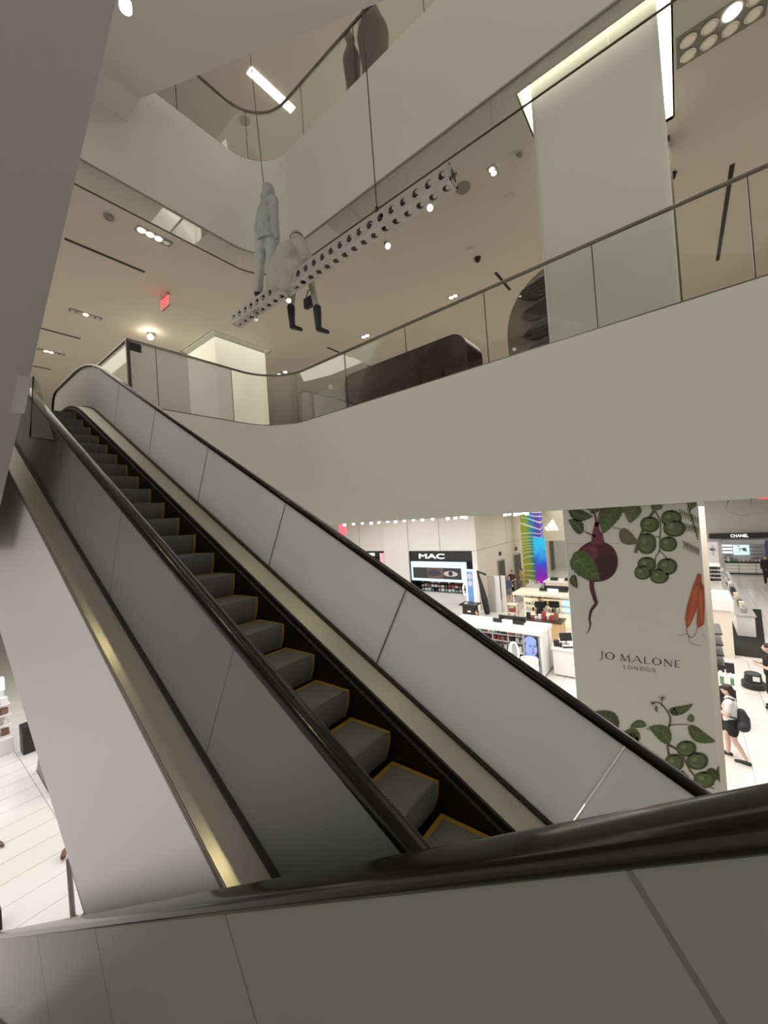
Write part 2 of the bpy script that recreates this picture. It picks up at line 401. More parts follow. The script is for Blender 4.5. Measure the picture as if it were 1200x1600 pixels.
# fascias
FP = plan_path(2.76)
struct(obj('wall_fascia_second', plan_sweep(MB(), FP, [(0, C1-.002), (.028, C1-.002), (.028, F2), (0, F2)]), WHITE, smooth=True), 'deep white slab edge below the second-floor glass railing', 'wall')
struct(obj('wall_fascia_landing', MB().box(-11.4, XL, 2.76, 2.86, C1, F2).box(-11.5, -11.4, .7, 2.86, C1, F2), WHITE))
FP3 = plan_path(-12)
struct(obj('wall_fascia_third', plan_sweep(MB(), FP3, [(0, C2-.002), (.028, C2-.002), (.028, F3), (0, F3)]), WHITE, smooth=True), 'deep white slab edge between the second and third floors', 'wall')
# upper-floor enclosing walls
struct(obj('wall_left_second', MB().box(-24.1, -24, -14, 19, F2, C2), WALLC))
struct(obj('wall_back_second', MB().box(-24, 16, 19, 19.1, F2, C2), WALLC))
struct(obj('wall_left_third', MB().box(-24.1, -24, -14, 19, F3, C3), WALLC))
struct(obj('wall_back_third', MB().box(-24, 16, 19, 19.1, F3, C3), WALLC))
struct(obj('wall_right_upper', MB().box(15.9, 16, YB, 19, C1, C3), WALLC))
# coves above the columns
for nm, c, h in (('trim_1', CO, h1), ('trim_2', CF, h2)):
    mb = MB()
    mb.box(h[0]-.02, h[0], h[2], h[3], C2+.0, C2+.3).box(h[1], h[1]+.02, h[2], h[3], C2, C2+.3)
    mb.box(h[0], h[1], h[2]-.02, h[2], C2, C2+.3).box(h[0], h[1], h[3], h[3]+.02, C2, C2+.3)
    o = struct(obj(nm, mb, CEIL))
    mb = MB(); z = C2+.22
    mb.box(h[0], c[0], h[2], h[3], z, z+.02).box(c[1], h[1], h[2], h[3], z, z+.02).box(c[0], c[1], h[2], c[2], z, z+.02).box(c[0], c[1], c[3], h[3], z, z+.02)
    obj('cove_strip', mb, EM_COVE if nm == 'trim_1' else EM_COVE2, o)
o = struct(obj('column_second', MB().box(CO[0], CO[1], CO[2], CO[3], F2, C2+.3), WHITE, bevel=.07, seg=4), 'white square column standing behind the glass railing under a glowing ceiling cove', 'column')
o = struct(obj('column_far', MB().box(CF[0], CF[1], CF[2], CF[3], F2, C2+.3), WHITE, bevel=.07, seg=4), 'white column with a glowing top far behind the escalator landing', 'column')
# smoke-baffle glass hanging round the opening
root = empty('smoke_baffle', (XL, YB, C2), 'clear glass smoke baffle hanging around the edge of the second-floor ceiling', 'smoke baffle')
BP = plan_path(-10, off=.03); q = 1.06; tot = plan_part(BP, 0, 1)[1]; qs = [0]
while q < tot: qs.append(q); q += 1.48
qs.append(tot)
for a, b in zip(qs, qs[1:]):
    seg, _ = plan_part(BP, a+.004, b-.004)
    obj('glass_panel', plan_sweep(MB(), seg, [(0, C2-.50), (.012, C2-.50), (.012, C2), (0, C2)]), BAFF, root, smooth=True)
obj('edge_strip', plan_sweep(MB(), BP, [(-.006, C2-.515), (.018, C2-.515), (.018, C2-.497), (-.006, C2-.497)]), BRONZE, root)
obj('top_channel', plan_sweep(MB(), BP, [(-.004, C2-.012), (.016, C2-.012), (.016, C2), (-.004, C2)]), GREY, root)

def balustrade(root, pts, zb, zt, first, pitch, gm=None):
    tot = plan_part(pts, 0, 1)[1]; qs = [0]; q = first
    while q < tot-.2: qs.append(q); q += pitch
    qs.append(tot)
    for a, b in zip(qs, qs[1:]):
        seg, _ = plan_part(pts, a+.006, b-.006)
        obj('glass_panel', plan_sweep(MB(), seg, [(-.008, zb), (.008, zb), (.008, zt-.02), (-.008, zt-.02)]), gm or (GLASS_SHEEN if sum(p[0] for p in seg)/len(seg) < XL+.1 else GLASS), root, smooth=True)
        if a > 0:
            (x, y), = plan_part(pts, a-.001, a)[0][:1]
            obj('joint_seal', MB().box(x-.006, x+.006, y-.006, y+.006, zb, zt-.02), BRONZE, root)
    obj('handrail', plan_sweep(MB(), pts, [(.032*math.cos(t), zt+.024*math.sin(t)) for t in np.linspace(0, 2*PI, 13)[:-1]]), STEEL, root, smooth=True)
    obj('base_channel', plan_sweep(MB(), pts, [(-.022, zb-.03), (.022, zb-.03), (.022, zb+.025), (-.022, zb+.025)]), STEEL, root)
root = empty('glass_balustrade', (XL, YB, F2), 'clear glass railing with slim metal handrail along the second-floor edge', 'railing')
jx = [PY(x, y, YB).x for x, y in ((923, 378), (757, 452))]
fst = 14-jx[0]
while fst > 1.62: fst -= 1.58
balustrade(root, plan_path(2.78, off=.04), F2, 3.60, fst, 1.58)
root = empty('glass_balustrade', (XL-1, 2.80, F2), 'short glass railing with dark end post behind the top of the escalator', 'railing')
obj('glass_panel', MB().box(-11.3, XL-.10, 2.795, 2.811, F2, 3.57), GLASS, root)
obj('handrail', MB().cyl((-11.3, 2.80, 3.60), (XL-.04, 2.80, 3.60), .03), STEEL, root, smooth=True)
obj('base_channel', MB().box(-11.3, XL-.04, 2.78, 2.825, F2-.03, F2+.025), STEEL, root)
obj('post', MB().box(XL-.075, XL-.02, 2.765, 2.815, F2, 3.60), BRONZE, root)
root = empty('glass_balustrade', (XL, YB, F3), 'glass railing with dark handrail along the third-floor edge', 'railing')
balustrade(root, plan_path(-6, off=.04), F3, 10.05, fst+.3, 1.62, GLASS3)

# ================================================================== ESCALATORS
def esc_half(root, path, yg, inner, rail_pts, s0, s1, joints, gm, newel=True, rw=.042, rh=.026, dk=(.20, .17), nm_deck=('inner_deck', 'outer_deck'), bright=-1, rh_c=.885):
    """one balustrade: glass panels, handrail, gaskets, decks; inner = +1 or -1, the side of the steps"""
    gb, gt = .135, rh_c-.03
    cuts = [s0]+sorted(joints)+[s1]
    for i, (a, b) in enumerate(zip(cuts, cuts[1:])):
        mb = MB(); lo, hi = [], []
        for q in path.stations(a+.004, b-.004):
            p, n = path.at(q); lo.append((p.x+n.x*gb, p.y+n.y*gb)); hi.append((p.x+n.x*gt, p.y+n.y*gt))
        if i == len(cuts)-2 and newel:
            p, n = path.at(s1); c = p+n*(gb+gt)/2; r = (gt-gb)/2; d = Vector((n.y, -n.x)); d = d if (path.at(s1)[0]-path.at(s1-.1)[0]).dot(d) > 0 else -d
            for k in range(1, 12):
                a_ = PI/2-PI*k/12; w = c+d*math.cos(a_)*r*1.1+n*math.sin(a_)*r; hi.append((w.x, w.y))
        poly = lo+hi[::-1]
        mb.prism([(x, yg-.007, z) for x, z in poly], (0, .014, 0))
        obj('glass_panel', mb, gm, root)
        if i > 0 and i != bright:
            p, n = path.at(a); t_ = Vector((n.y, -n.x)); w_ = [p+n*gb-t_*.0045, p+n*gb+t_*.0045, p+n*gt+t_*.0045, p+n*gt-t_*.0045]
            obj('joint_seal', MB().prism([(v.x, yg-.0075, v.y) for v in w_], (0, .015, 0)), SEAL, root)
    ig = inner
    for side, nm in ((ig, 'glass_gasket'), (-ig, 'glass_gasket')):
        obj(nm, sweep(MB(), path, [(yg+side*.008, .125), (yg+side*.03, .125), (yg+side*.03, .152), (yg+side*.008, .160)], s0, s1), BLKG, root)
    obj(nm_deck[0], sweep(MB(), path, [(yg+ig*.03, .05), (yg+ig*(.03+dk[0]), .05), (yg+ig*(.03+dk[0]), .118), (yg+ig*.03, .135)], s0, s1), BRUSH, root)
    obj(nm_deck[1], sweep(MB(), path, [(yg-ig*.03, .05), (yg-ig*(.03+dk[1]), .05), (yg-ig*(.03+dk[1]), .125), (yg-ig*.03, .135)], s0, s1), BRUSH, root)
    obj('handrail', oval_along(MB(), rail_pts, yg, rw, rh), RUB, root, smooth=True)
def rail_points(path, s0, s1, h=.885, newel=True):
    pts = []
    for q in path.stations(s0, s1, .15):
        p, n = path.at(q); pts.append((p.x+n.x*h, p.y+n.y*h))
    if newel:
        p, n = path.at(s1); d = (path.at(s1)[0]-path.at(s1-.1)[0]).normalized(); r = (h-.10)/2; c = p+n*(h-r)
        for k in range(1, 15):
            a = PI/2-PI*1.02*k/14; w = c+d*math.cos(a)*r*1.1+n*math.sin(a)*r; pts.append((w.x, w.y))
    return pts

# --- the escalator that climbs away to the second floor
NC = -2.455
xb, xt = (NC-G)/T, (NC-F2)/T
P1 = Path([(xb+2.2, G), (xb, G), (xt, F2), (-11.0, F2)])
YR, YLf = 2.35, .97
SE0, SE1 = 1.22, 2.105
root = empty('escalator', (-1.5, 1.66, G), 'frosted-glass escalator with black handrails climbing left to the second floor', 'escalator')
ESC = root
s_top = P1.s_at_x(-10.55)
jr = [P1.s_at_x(PY(px, py, YR-.01).x-.07) for px, py in ((587, 1042), (419, 888), (308, 786), (231, 713), (178, 668))]
jr.append(jr[0]-(jr[1]-jr[0])*1.0); jr.append(jr[0]-(jr[1]-jr[0])*2.0)
esc_half(root, P1, YR, -1, rail_points(P1, .3, s_top), .3, s_top, [j for j in jr if j > .5], FROST, dk=(.185, .12), bright=2)
jl = [P1.s_at_x(PY(px, py, YLf-.01).x-.07) for px, py in ((320, 1175), (170, 930))]
dj = jl[1]-jl[0]; jl = [jl[0]-dj*2, jl[0]-dj]+jl+[jl[1]+dj, jl[1]+2*dj]
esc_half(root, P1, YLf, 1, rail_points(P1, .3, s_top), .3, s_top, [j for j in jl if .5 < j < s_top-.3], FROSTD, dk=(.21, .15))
# black skirts beside the steps, with a brush ledge
for y0, y1, yl in ((SE1+.008, SE1+.026, SE1-.018), (SE0-.026, SE0-.008, SE0-.0)):
    mb = sweep(MB(), P1, [(y0, -.45), (y1, -.45), (y1, .12), (y0, .12)], .3, s_top)
    obj('skirt_panel', mb, BLK, root)
    yb0, yb1 = (SE1-.012, SE1+.008) if y0 > 1.6 else (SE0-.008, SE0+.012)
    obj('skirt_brush', sweep(MB(), P1, [(yb0, .045), (yb1, .045), (yb1, .075), (yb0, .07)], .3, s_top), BLKG, root)
# cladding below (side walls and soffit)
mb = sweep(MB(), P1, [(.782, .12), (.782, -1.98), (2.52, -1.98), (2.52, .05), (2.48, .05), (2.48, -1.94), (.789, -1.94), (.789, .12)], .3, P1.L, zmin=G+.002)
obj('truss_cladding', mb, CLAD, root)
obj('cladding_edge', sweep(MB(), P1, [(.776, .108), (.781, .108), (.781, .128), (.776, .128)], .3, s_top), mat('edge_bronze', (.16, .14, .12), .5), root)
obj('landing_plate', MB().box(-11.3, -8.95, SE0, SE1, F2-.03, F2-.004), BRUSH, root)
def step_mb(y0, y1):
    mb = MB(); n = 8
    prof = [(0, 0)]                                     # nose at origin: tread runs to -x, riser falls and bows
    mb.box(-.372, 0, y0, y1, -.03, 0)
    pts = [(-.004+.03*math.sin(PI*.5*k/n)-.03, -.208*k/n) for k in range(n+1)]
    pts = [(-.06*(k/n)**2, -.215*k/n) for k in range(n+1)]
    rings = [[(x, y0, z), (x, y1, z), (x-.02, y1, z), (x-.02, y0, z)] for x, z in pts]
    mb.loft(rings); return mb
def step_lines(y0, y1):
    mb = MB(); w, t = .026, .0025
    mb.box(-.372, .001, y1-w, y1, 0, t).box(-.372, .001, y0, y0+w, 0, t)
    mb.box(-.372, -.342, y0, y1, 0, t)
    n = 8
    for ya, yb in ((y0, y0+w), (y1-w, y1)):
        pts = [(-.06*(k/n)**2+.002, -.215*k/n) for k in range(n+1)]
        mb.loft([[(x, ya, z), (x, yb, z), (x-.004, yb, z), (x-.004, ya, z)] for x, z in pts])
    return mb
first = None; x = -1.713+.372*9
while x > -9.6:
    p, n = P1.at(P1.s_at_x(x)); loc = Vector((x, (SE0+SE1)/2, p.y))
    if first is None:
        hw = (SE1-SE0)/2; o = bpy.data.objects.new('step', None)
        m1, m2 = step_mb(-hw, hw), step_lines(-hw, hw)
        bmesh.ops.recalc_face_normals(m1.bm, faces=m1.bm.faces)
        me = bpy.data.meshes.new('step'); m1.bm.to_mesh(me); me.materials.append(STEP); o = bpy.data.objects.new('step', me); COL.objects.link(o); o.parent = root
        bmesh.ops.recalc_face_normals(m2.bm, faces=m2.bm.faces)
        me = bpy.data.meshes.new('safety_line'); m2.bm.to_mesh(me); me.materials.append(YEL); l = bpy.data.objects.new('safety_line', me); COL.objects.link(l); l.parent = o
        first = o; o['label'] = 'dark grooved step with yellow border'
    else:
        o = first.copy(); COL.objects.link(o); o.parent = root
        for ch in list(first.children): d = ch.copy(); COL.objects.link(d); d.parent = o
    o.location = loc-wloc(root); x -= .372

# --- the escalator the photograph is taken from: near balustrade
K, Z0 = .624, -.405
YN = .60
def railz(x): return Z0+K*x
nrm = math.cos(math.atan(K))
base = -(.935/nrm)
P2 = Path([(-7.2, railz(-7.2)+base), (2.6, railz(2.6)+base)])
root = empty('escalator', (-2, .3, G), 'nearest escalator with thick black handrail and grey frosted glass across the bottom', 'escalator')
jn = [P2.s_at_x(PY(px, py, YN-.01).x+dx) for px, py, dx in ((1050, 1345, .43), (345, 1430, .50), (145, 1450, .5), (57, 1470, .5))]
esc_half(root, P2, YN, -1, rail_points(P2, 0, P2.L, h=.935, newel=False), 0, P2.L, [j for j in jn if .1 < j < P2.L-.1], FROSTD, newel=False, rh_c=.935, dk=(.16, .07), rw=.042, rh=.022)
obj('truss_cladding', sweep(MB(), P2, [(.68, .05), (.68, -.9), (-.95, -.9), (-.95, .05), (-.91, .05), (-.91, -.86), (.64, -.86), (.64, .05)], 0, P2.L, zmin=G+.002), CLAD, root)

# --- escalators overhead, seen from below
o1 = Path([(-14, C1-.0), (-5.4, C1), (2.2, 4.18), (7.5, 7.2)], R=.4)
root = empty('escalator', (-1, -.3, 2.5), 'plain grey underside of the escalator overhead, filling the top left', 'escalator')
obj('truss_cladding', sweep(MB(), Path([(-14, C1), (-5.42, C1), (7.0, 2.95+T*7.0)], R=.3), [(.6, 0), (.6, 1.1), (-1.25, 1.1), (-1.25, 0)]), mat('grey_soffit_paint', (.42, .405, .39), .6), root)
root = empty('escalator', (-3, 1.9, 4), 'pale underside of the upper escalator passing in front of the third-floor railing', 'escalator')
P3 = Path([(4.5, 3.78-T*4.5), (-7.2, 3.78+T*7.2), (-11, 3.78+T*7.2)], R=.3)
obj('truss_cladding', sweep(MB(), P3, [(3.0, 0), (3.0, .8), (.85, .8), (.85, 0)]), SOFFIT, root)

# acrylic guard and label where the handrail passes under the overhead escalator
root = empty('safety_guard', PY(60, 640, .93), 'clear acrylic guard panel hanging where the left handrail meets the grey underside', 'guard panel')
g0, g1, g2, g3 = [PY(px, py, .93) for px, py in ((52, 588), (47, 683), (84, 688), (84, 640))]
obj('panel', MB().prism([g0, g1, g2, PY(60, 600, .93)], (0, .006, 0)), ACR, root)
obj('edge', MB().tube([g0, g1, g2], .007, 6), BLKG, root)
root = obj('warning_plate', MB().prism([PY(x, y, .47) for x, y in ((38, 646), (15, 645), (28, 586), (48, 590))], (0, .004, 0)), mat('plate_grey', (.33, .32, .32), .5))
tag(root, 'narrow grey warning plate beside the acrylic guard at far left', 'sign')

# ================================================================== HANGING BEAM AND MANNEQUINS
BY, BZ, BX0, BX1, BS = 3.80, 3.585, -5.90, -1.70, .18
NH = 25; CW = (BX1-BX0)/NH
root = empty('perforated_beam', ((BX0+BX1)/2, BY, BZ), 'long hanging square beam of pale metal with round holes', 'beam')
def perf_plate(mb, orient, off):
    """one side of the beam: a row of square cells, each with a round hole; orient 'y' or 'z' is the side's normal"""
    t = .012; h = BS/2; r = .047; n = 16
    def pt(u, v, d): return (u, BY+off+d, BZ+v) if orient == 'y' else (u, BY+v, BZ+off+d)
    for c in range(NH):
        u0 = BX0+c*CW; uc = u0+CW/2
        outer = []
        for k in range(n):
            a = 2*PI*(k+.5)/n; ca, sa = math.cos(a), math.sin(a); m_ = max(abs(ca)/(CW/2), abs(sa)/h); outer.append((uc+ca/m_, sa/m_))
        inner = [(uc+r*math.cos(2*PI*(k+.5)/n), r*math.sin(2*PI*(k+.5)/n)) for k in range(n)]
        for k in range(n):
            k2 = (k+1) % n; corner = []
            a, b = outer[k], outer[k2]
            if abs(a[0]-b[0]) > 1e-6 and abs(a[1]-b[1]) > 1e-6:
                corner = [(uc+math.copysign(CW/2, a[0]-uc+b[0]-uc), math.copysign(h, a[1]+b[1]))]
            for d in (0, t):
                mb.face([pt(*a, d)]+[pt(*c_, d) for c_ in corner]+[pt(*b, d), pt(*inner[k2], d), pt(*inner[k], d)])
            mb.face([pt(*inner[k], 0), pt(*inner[k2], 0), pt(*inner[k2], t), pt(*inner[k], t)])
    return mb
BEAM = mat('beam_metal', (.52, .50, .47), .45, .4, noise=(14, .12))
for orient, off in (('y', -BS/2), ('z', -BS/2), ('y', BS/2-.012), ('z', BS/2-.012)):
    obj('perforated_plate', perf_plate(MB(), orient, off), BEAM, root)
mb = MB()
for xx in (BX0, BX1):
    mb.box(xx-.006, xx+.006, BY-BS/2, BY+BS/2, BZ-BS/2, BZ-BS/2+.03).box(xx-.006, xx+.006, BY-BS/2, BY+BS/2, BZ+BS/2-.03, BZ+BS/2)
    mb.box(xx-.006, xx+.006, BY-BS/2, BY-BS/2+.03, BZ-BS/2, BZ+BS/2).box(xx-.006, xx+.006, BY+BS/2-.03, BY+BS/2, BZ-BS/2, BZ+BS/2)
obj('end_frame', mb, BEAM, root)
obj('hollow_shade_core', MB().box(BX0+.01, BX1-.01, BY-.03, BY+.03, BZ-.03, BZ+.03), mat('hollow_shade_dark', (.05, .048, .045), .7), root)  # dark core added for the shade inside the hollow beam
xc = PY(590, 340, BY).x
obj('cable_bracket', MB().box(xc-.10, xc+.10, BY-.05, BY+.05, BZ+BS/2, BZ+BS/2+.015).cyl((xc, BY, BZ+BS/2), (xc, BY, BZ+BS/2+.14), .022), BLK, root)
tag(obj('suspension_cable', MB().cyl((xc, BY, BZ+BS/2+.14), (xc-.03, BY, 9.6), .007, n=8), BRONZE), 'thin dark cable holding the middle of the hanging beam', 'cable')
EM_SPOT = mat('spot_lens', (1, 1, 1), emit=(1, .93, .8), es=14)
def spot_on_beam(px, py, lab, lit, yy=BY-BS/2-.02, d=(0.2, -.5, -.85)):
    c = PY(px, py, yy); d = Vector(d).normalized()
    r_ = empty('spotlight', c, lab, 'spotlight')
    obj('body', MB().cyl(c-d*.07, c+d*.03, .035, .042), ALU, r_, smooth=True)
    obj('lens', MB().cyl(c+d*.03, c+d*.034, .029), EM_SPOT if lit else REFL, r_)
    obj('bracket', MB().box(c.x-.008, c.x+.008, c.y, BY-BS/2+.02, c.z-.008, c.z+.008), BLK, r_)
spot_on_beam(672, 323, 'small lit spotlight near the right end of the hanging beam', True)
spot_on_beam(605, 383, 'small spotlight under the middle of the hanging beam beside the cable', True, BY-.02, (.5, -.3, -.8))
spot_on_beam(451, 468, 'small spotlight under the hanging beam below the seated mannequin', True, BY-.02, (.4, -.3, -.85))
spot_on_beam(400, 497, 'small pale spotlight under the left end of the hanging beam', False, BY-.02, (.2, -.1, -1))

# standing mannequin (seen from behind) on the left end of the beam
JKT = mat('pale_green_denim', (.43, .47, .44), .8, noise=(12, .12), bump=(18, .5))
JK2 = mat('pale_green_trousers', (.50, .54, .505), .8, noise=(10, .10), bump=(14, .5))
foot = Vector((-5.08, BY, BZ+BS/2+.012))
root = empty('mannequin', foot, 'standing mannequin in pale green hooded jacket and trousers on the hanging beam', 'mannequin')
L_ = .0                                                  # leans towards +x going up
def U(x, y, z): return foot+Vector((x+z*.17, y, z))
hip = .86; 
b = MB()
for sx, sy in ((-.11, -.03), (.12, .05)):
    b.chain((U(sx*.8, sy, hip), .085), (U(sx, sy, .46), .06), (U(sx, sy*1.2, .09), .04)); b.cap(U(sx, sy*1.2, .05), U(sx-.08, sy+.10, .03), .036, .03)
b.chain((U(0, 0, .88), .12), (U(0, 0, 1.15), .12), (U(0, .02, 1.36), .12), (U(0, .03, 1.46), .05)); b.ball(U(0, .04, 1.57), .08, .09, .11)
for sx in (-1, 1):
    b.chain((U(sx*.17, .02, 1.36), .05), (U(sx*.22, .0, 1.08), .04), (U(sx*.20, .08, .83), .03)); b.ball(U(sx*.20, .09, .77), .025, .03, .05)
    for k in range(4): b.cap(U(sx*.20+(k-1.5)*.012, .10, .74), U(sx*.20+(k-1.5)*.012, .11, .66+.01*abs(k-1.5)), .008, .007)
    b.cap(U(sx*.20-sx*.02, .09, .77), U(sx*.20-sx*.05, .13, .71), .009, .008)
obj('body', b, mat('mannequin_grey', (.42, .42, .41), .5), root, remesh=.012)
b = MB()
for sx, sy in ((-.11, -.03), (.12, .05)):
    b.chain((U(sx*.75, sy, .84), .105), (U(sx*.85, sy, .46), .075), (U(sx*.95, sy*1.2, .12), .078))
obj('trousers', b, JK2, root, remesh=.012)
b = MB()
b.chain((U(0, 0, .90), .13), (U(0, 0, .96), .14), (U(0, 0, 1.18), .13), (U(0, .02, 1.34), .11), (U(0, .02, 1.43), .07)); b.cap(U(-.10, .02, 1.35), U(.10, .02, 1.35), .085, .085); b.cap(U(-.06, 0, .90), U(.06, 0, .90), .125, .125)
for sx in (-1, 1): b.chain((U(sx*.15, .02, 1.35), .08), (U(sx*.215, .0, 1.08), .068), (U(sx*.205, .06, .82), .055))
obj('jacket', b, JKT, root, remesh=.012)
obj('hem_band', MB().loft([[U(.185*math.cos(a), .13*math.sin(a), z) for a in np.linspace(0, 2*PI, 25)[:-1]] for z in (.80, .86)]), JKT, root, smooth=True)
b = MB(); b.ball(U(0, .02, 1.58), .088, .10, .112); b.chain((U(0, -.02, 1.45), .085), (U(0, .0, 1.55), .075))
obj('hood', b, JKT, root, remesh=.014)
for sx, sy in ((-.11, -.03), (.12, .05)):
    c = MB(); c.chain((U(sx, sy*1.2, .20), .075), (U(sx, sy*1.2, .06), .06)); c.cap(U(sx, sy*1.2, .045), U(sx-.09, sy+.12, .035), .045, .038)
    obj('boot', c, BLK, root, remesh=.012)
nk = U(0, -.04, 1.46)
tag(obj('suspension_cable', MB().cyl(nk, (nk.x-.25, BY-.04, 9.6), .006, n=8), BRONZE), 'thin dark cable above the standing mannequin', 'cable')

# seated mannequin
COAT = mat('cream_quilted_coat', (.54, .50, .44), .75, noise=(9, .10), bump=(11, .8))
MAN2 = mat('mannequin_cream', (.46, .43, .385), .5)
seat = Vector((PY(455, 440, BY).x, BY, BZ+BS/2))
root = empty('mannequin', seat, 'seated mannequin in cream coat and black boots with its back to us', 'mannequin')
def S_(x, y, z): return seat+Vector((x, y, z))
kl, kr = PY(459, 457, 4.16), PY(487, 450, 4.16); al, ar = PY(455, 484, 4.14), PY(496, 486, 4.14)
hd = PY(464, 374, BY+.12)
b = MB()
b.chain((S_(0, .0, .12), .12), (S_(.02, -.02, .34), .12), (S_(.06, .06, .46), .08), (hd-Vector((.0, .02, .08)), .05)); b.ball(hd, .075, .09, .105)
b.chain((S_(-.08, .05, .10), .085), (kl+Vector((0, 0, .08)), .06), (al, .045), (al-Vector((0, 0, .22)), .035)); b.chain((S_(.10, .05, .10), .085), (kr+Vector((0, 0, .10)), .06), (ar, .045), (ar-Vector((0, 0, .22)), .035))
for s_, k in ((-1, kl), (1, kr)):
    e_ = S_(s_*.25, .10, .28); hnd = S_(s_*.12, .34, .20)
    b.chain((S_(s_*.15+.05, .03, .45), .05), (e_, .042), (hnd, .03)); b.ball(hnd+Vector((0, .05, 0)), .035, .045, .02)
    for q in range(4): b.cap(hnd+Vector(((q-1.5)*.016, .08, 0)), hnd+Vector(((q-1.5)*.018, .15-.008*abs(q-1.5), -.03)), .008, .007)
    b.cap(hnd+Vector((-s_*.03, .04, 0)), hnd+Vector((-s_*.055, .09, -.01)), .009, .008)
obj('body', b, MAN2, root, remesh=.012)
b = MB()
b.chain((S_(-.04, -.03, .02), .22), (S_(-.05, -.05, .18), .22), (S_(.0, -.03, .34), .18), (S_(.06, .04, .46), .11), (S_(.08, .07, .52), .07))
b.cap(S_(-.26, -.02, .02), S_(.1, 0, .06), .16, .17); b.cap(S_(-.09, .02, .44), S_(.20, .04, .43), .09, .09); b.ball(S_(-.20, -.06, .12), .2, .16, .22); b.cap(S_(-.2, -.06, .0), S_(-.1, -.1, -.1), .10, .06)
for s_ in (-1, 1): b.chain((S_(s_*.17+.05, .03, .44), .085), (S_(s_*.27, .08, .23), .09), (S_(s_*.16, .28, .18), .07))
obj('coat', b, COAT, root, remesh=.016)
b = MB(); b.ball(hd+Vector((0, -.015, .015)), .088, .098, .112); obj('cap', b, COAT, root, smooth=True)
mbb = MB(); rr = []
for k in range(25):
    a = 2*PI*k/24; rr.append(hd+Vector((.092*math.cos(a), .10*math.sin(a)-.01, .01+.03*math.cos(a))))
mbb.tube(rr, .007, 6); obj('strap', mbb, BRONZE, root)
for a in (al, ar):
    c = MB(); c.chain((a+Vector((0, 0, .03)), .07), (a-Vector((0, 0, .20)), .056), (a-Vector((0, 0, .27)), .05)); c.cap(a-Vector((0, 0, .28)), a+Vector((.07, .12, -.31)), .042, .032)
    obj('boot', c, BLK, root, remesh=.012)
bg = PY(484, 472, 4.35)
root = empty('handbag', bg, 'small black handbag hanging beside the seated mannequin', 'handbag')
obj('pouch', MB().obox(bg, .24, .09, .17), BLK, root, bevel=.025)
obj('strap', MB().tube([bg+Vector((-.09+.18*k/10, 0, .08+.12*math.sin(PI*k/10))) for k in range(11)], .008, 6), BLK, root)

# ================================================================== SECOND FLOOR: ceiling fittings and furniture
def recessed(px, py, n, along, lab, lit, group='recessed ceiling lights of the second floor', Z=C2, size=.16, rows=1):
    c = PZ(px, py, Z); r_ = empty('ceiling_light', c, lab, 'ceiling light', group)
    dx, dy = (size, 0) if along == 'x' else (0, size)
    ex, ey = (rows, n) if along == 'y' else (n, rows)
    obj('housing', MB().box(c.x-ex*size/2-.02, c.x+ex*size/2+.02, c.y-ey*size/2-.02, c.y+ey*size/2+.02, Z-.012, Z-.001), mat('lamp_housing', (.25, .235, .21), .5), r_)
    for i in range(n):
        for j in range(rows):
            if along == 'y': q = Vector((c.x+(j-(rows-1)/2)*size, c.y+(i-(n-1)/2)*size, Z-.016))
            else: q = Vector((c.x+(i-(n-1)/2)*size, c.y+(j-(rows-1)/2)*size, Z-.016))
            on = lit(i, j)
            obj('lamp', MB().lathe(q, [(size*.40, .004), (size*.42, -.006), (size*.34, -.012), (size*.30, -.008)], 20), EM_SPOT if on else REFL, r_)
recessed(241, 369, 4, 'y', 'bright four-lamp ceiling light nearest the grey underside', lambda i, j: i in (0, 1, 2), size=.17)
recessed(134, 491, 5, 'y', 'five-lamp ceiling light with one lamp lit, left of the exit sign', lambda i, j: i == 2, size=.15)
recessed(80, 550, 5, 'y', 'five-lamp ceiling light farthest left above the handrail', lambda i, j: i in (1, 2), size=.14)
recessed(770, 267, 2, 'y', 'two-lamp ceiling light right of the round speaker', lambda i, j: True, size=.11)
recessed(708, 463, 2, 'x', 'two-lamp ceiling light just above the railing, over the dark red counter', lambda i, j: True, size=.14)
recessed(571, 525, 2, 'x', 'two-lamp ceiling light above the railing left of the dark red counter', lambda i, j: True, size=.17)
recessed(441, 583, 3, 'x', 'ceiling light low above the curved corner of the railing', lambda i, j: i != 1, size=.2)
recessed(385, 568, 3, 'x', 'small dim ceiling light right of the far glowing column', lambda i, j: i == 1, size=.14)
recessed(1125, 42, 4, 'x', 'double row of large round ceiling lamps at the top right', lambda i, j: (i, j) == (2, 0), size=.235, rows=2)
c = PZ(235, 520, C2); r_ = empty('ceiling_spotlight', c, 'very bright warm ceiling spotlight above the escalator landing', 'spotlight')
obj('body', MB().cyl((c.x, c.y, C2), (c.x, c.y, C2-.14), .09), ALU, r_, smooth=True)
obj('lamp', MB().ball((c.x+.03, c.y-.02, C2-.16), .085), EM_WW, r_, smooth=True)
def slot(p0, p1, lab):
    a, b_ = PZ(*p0, C2), PZ(*p1, C2)
    if a.y > b_.y: a, b_ = b_, a
    x = (a.x+b_.x)/2
    tag(obj('slot_diffuser', MB().box(x-.04, x+.04, a.y, b_.y, C2-.006, C2-.001), BLKG), lab, 'air vent', 'slot air vents in the second-floor ceiling')
slot((100, 374), (227, 424), 'long black slot vent left of the bright four-lamp light'); slot((64, 513), (126, 529), 'black slot vent below the five-lamp light by the grey underside')
slot((50, 572), (80, 577), 'farthest black slot vent just above the handrail'); slot((771, 427), (800, 452), 'short black slot vent above the railing left of the white column')
slot((1136, 260), (1127, 405), 'black slot vent at right of the white column'); slot((515, 541), (545, 560), 'short black slot vent above the railing over the grey box')
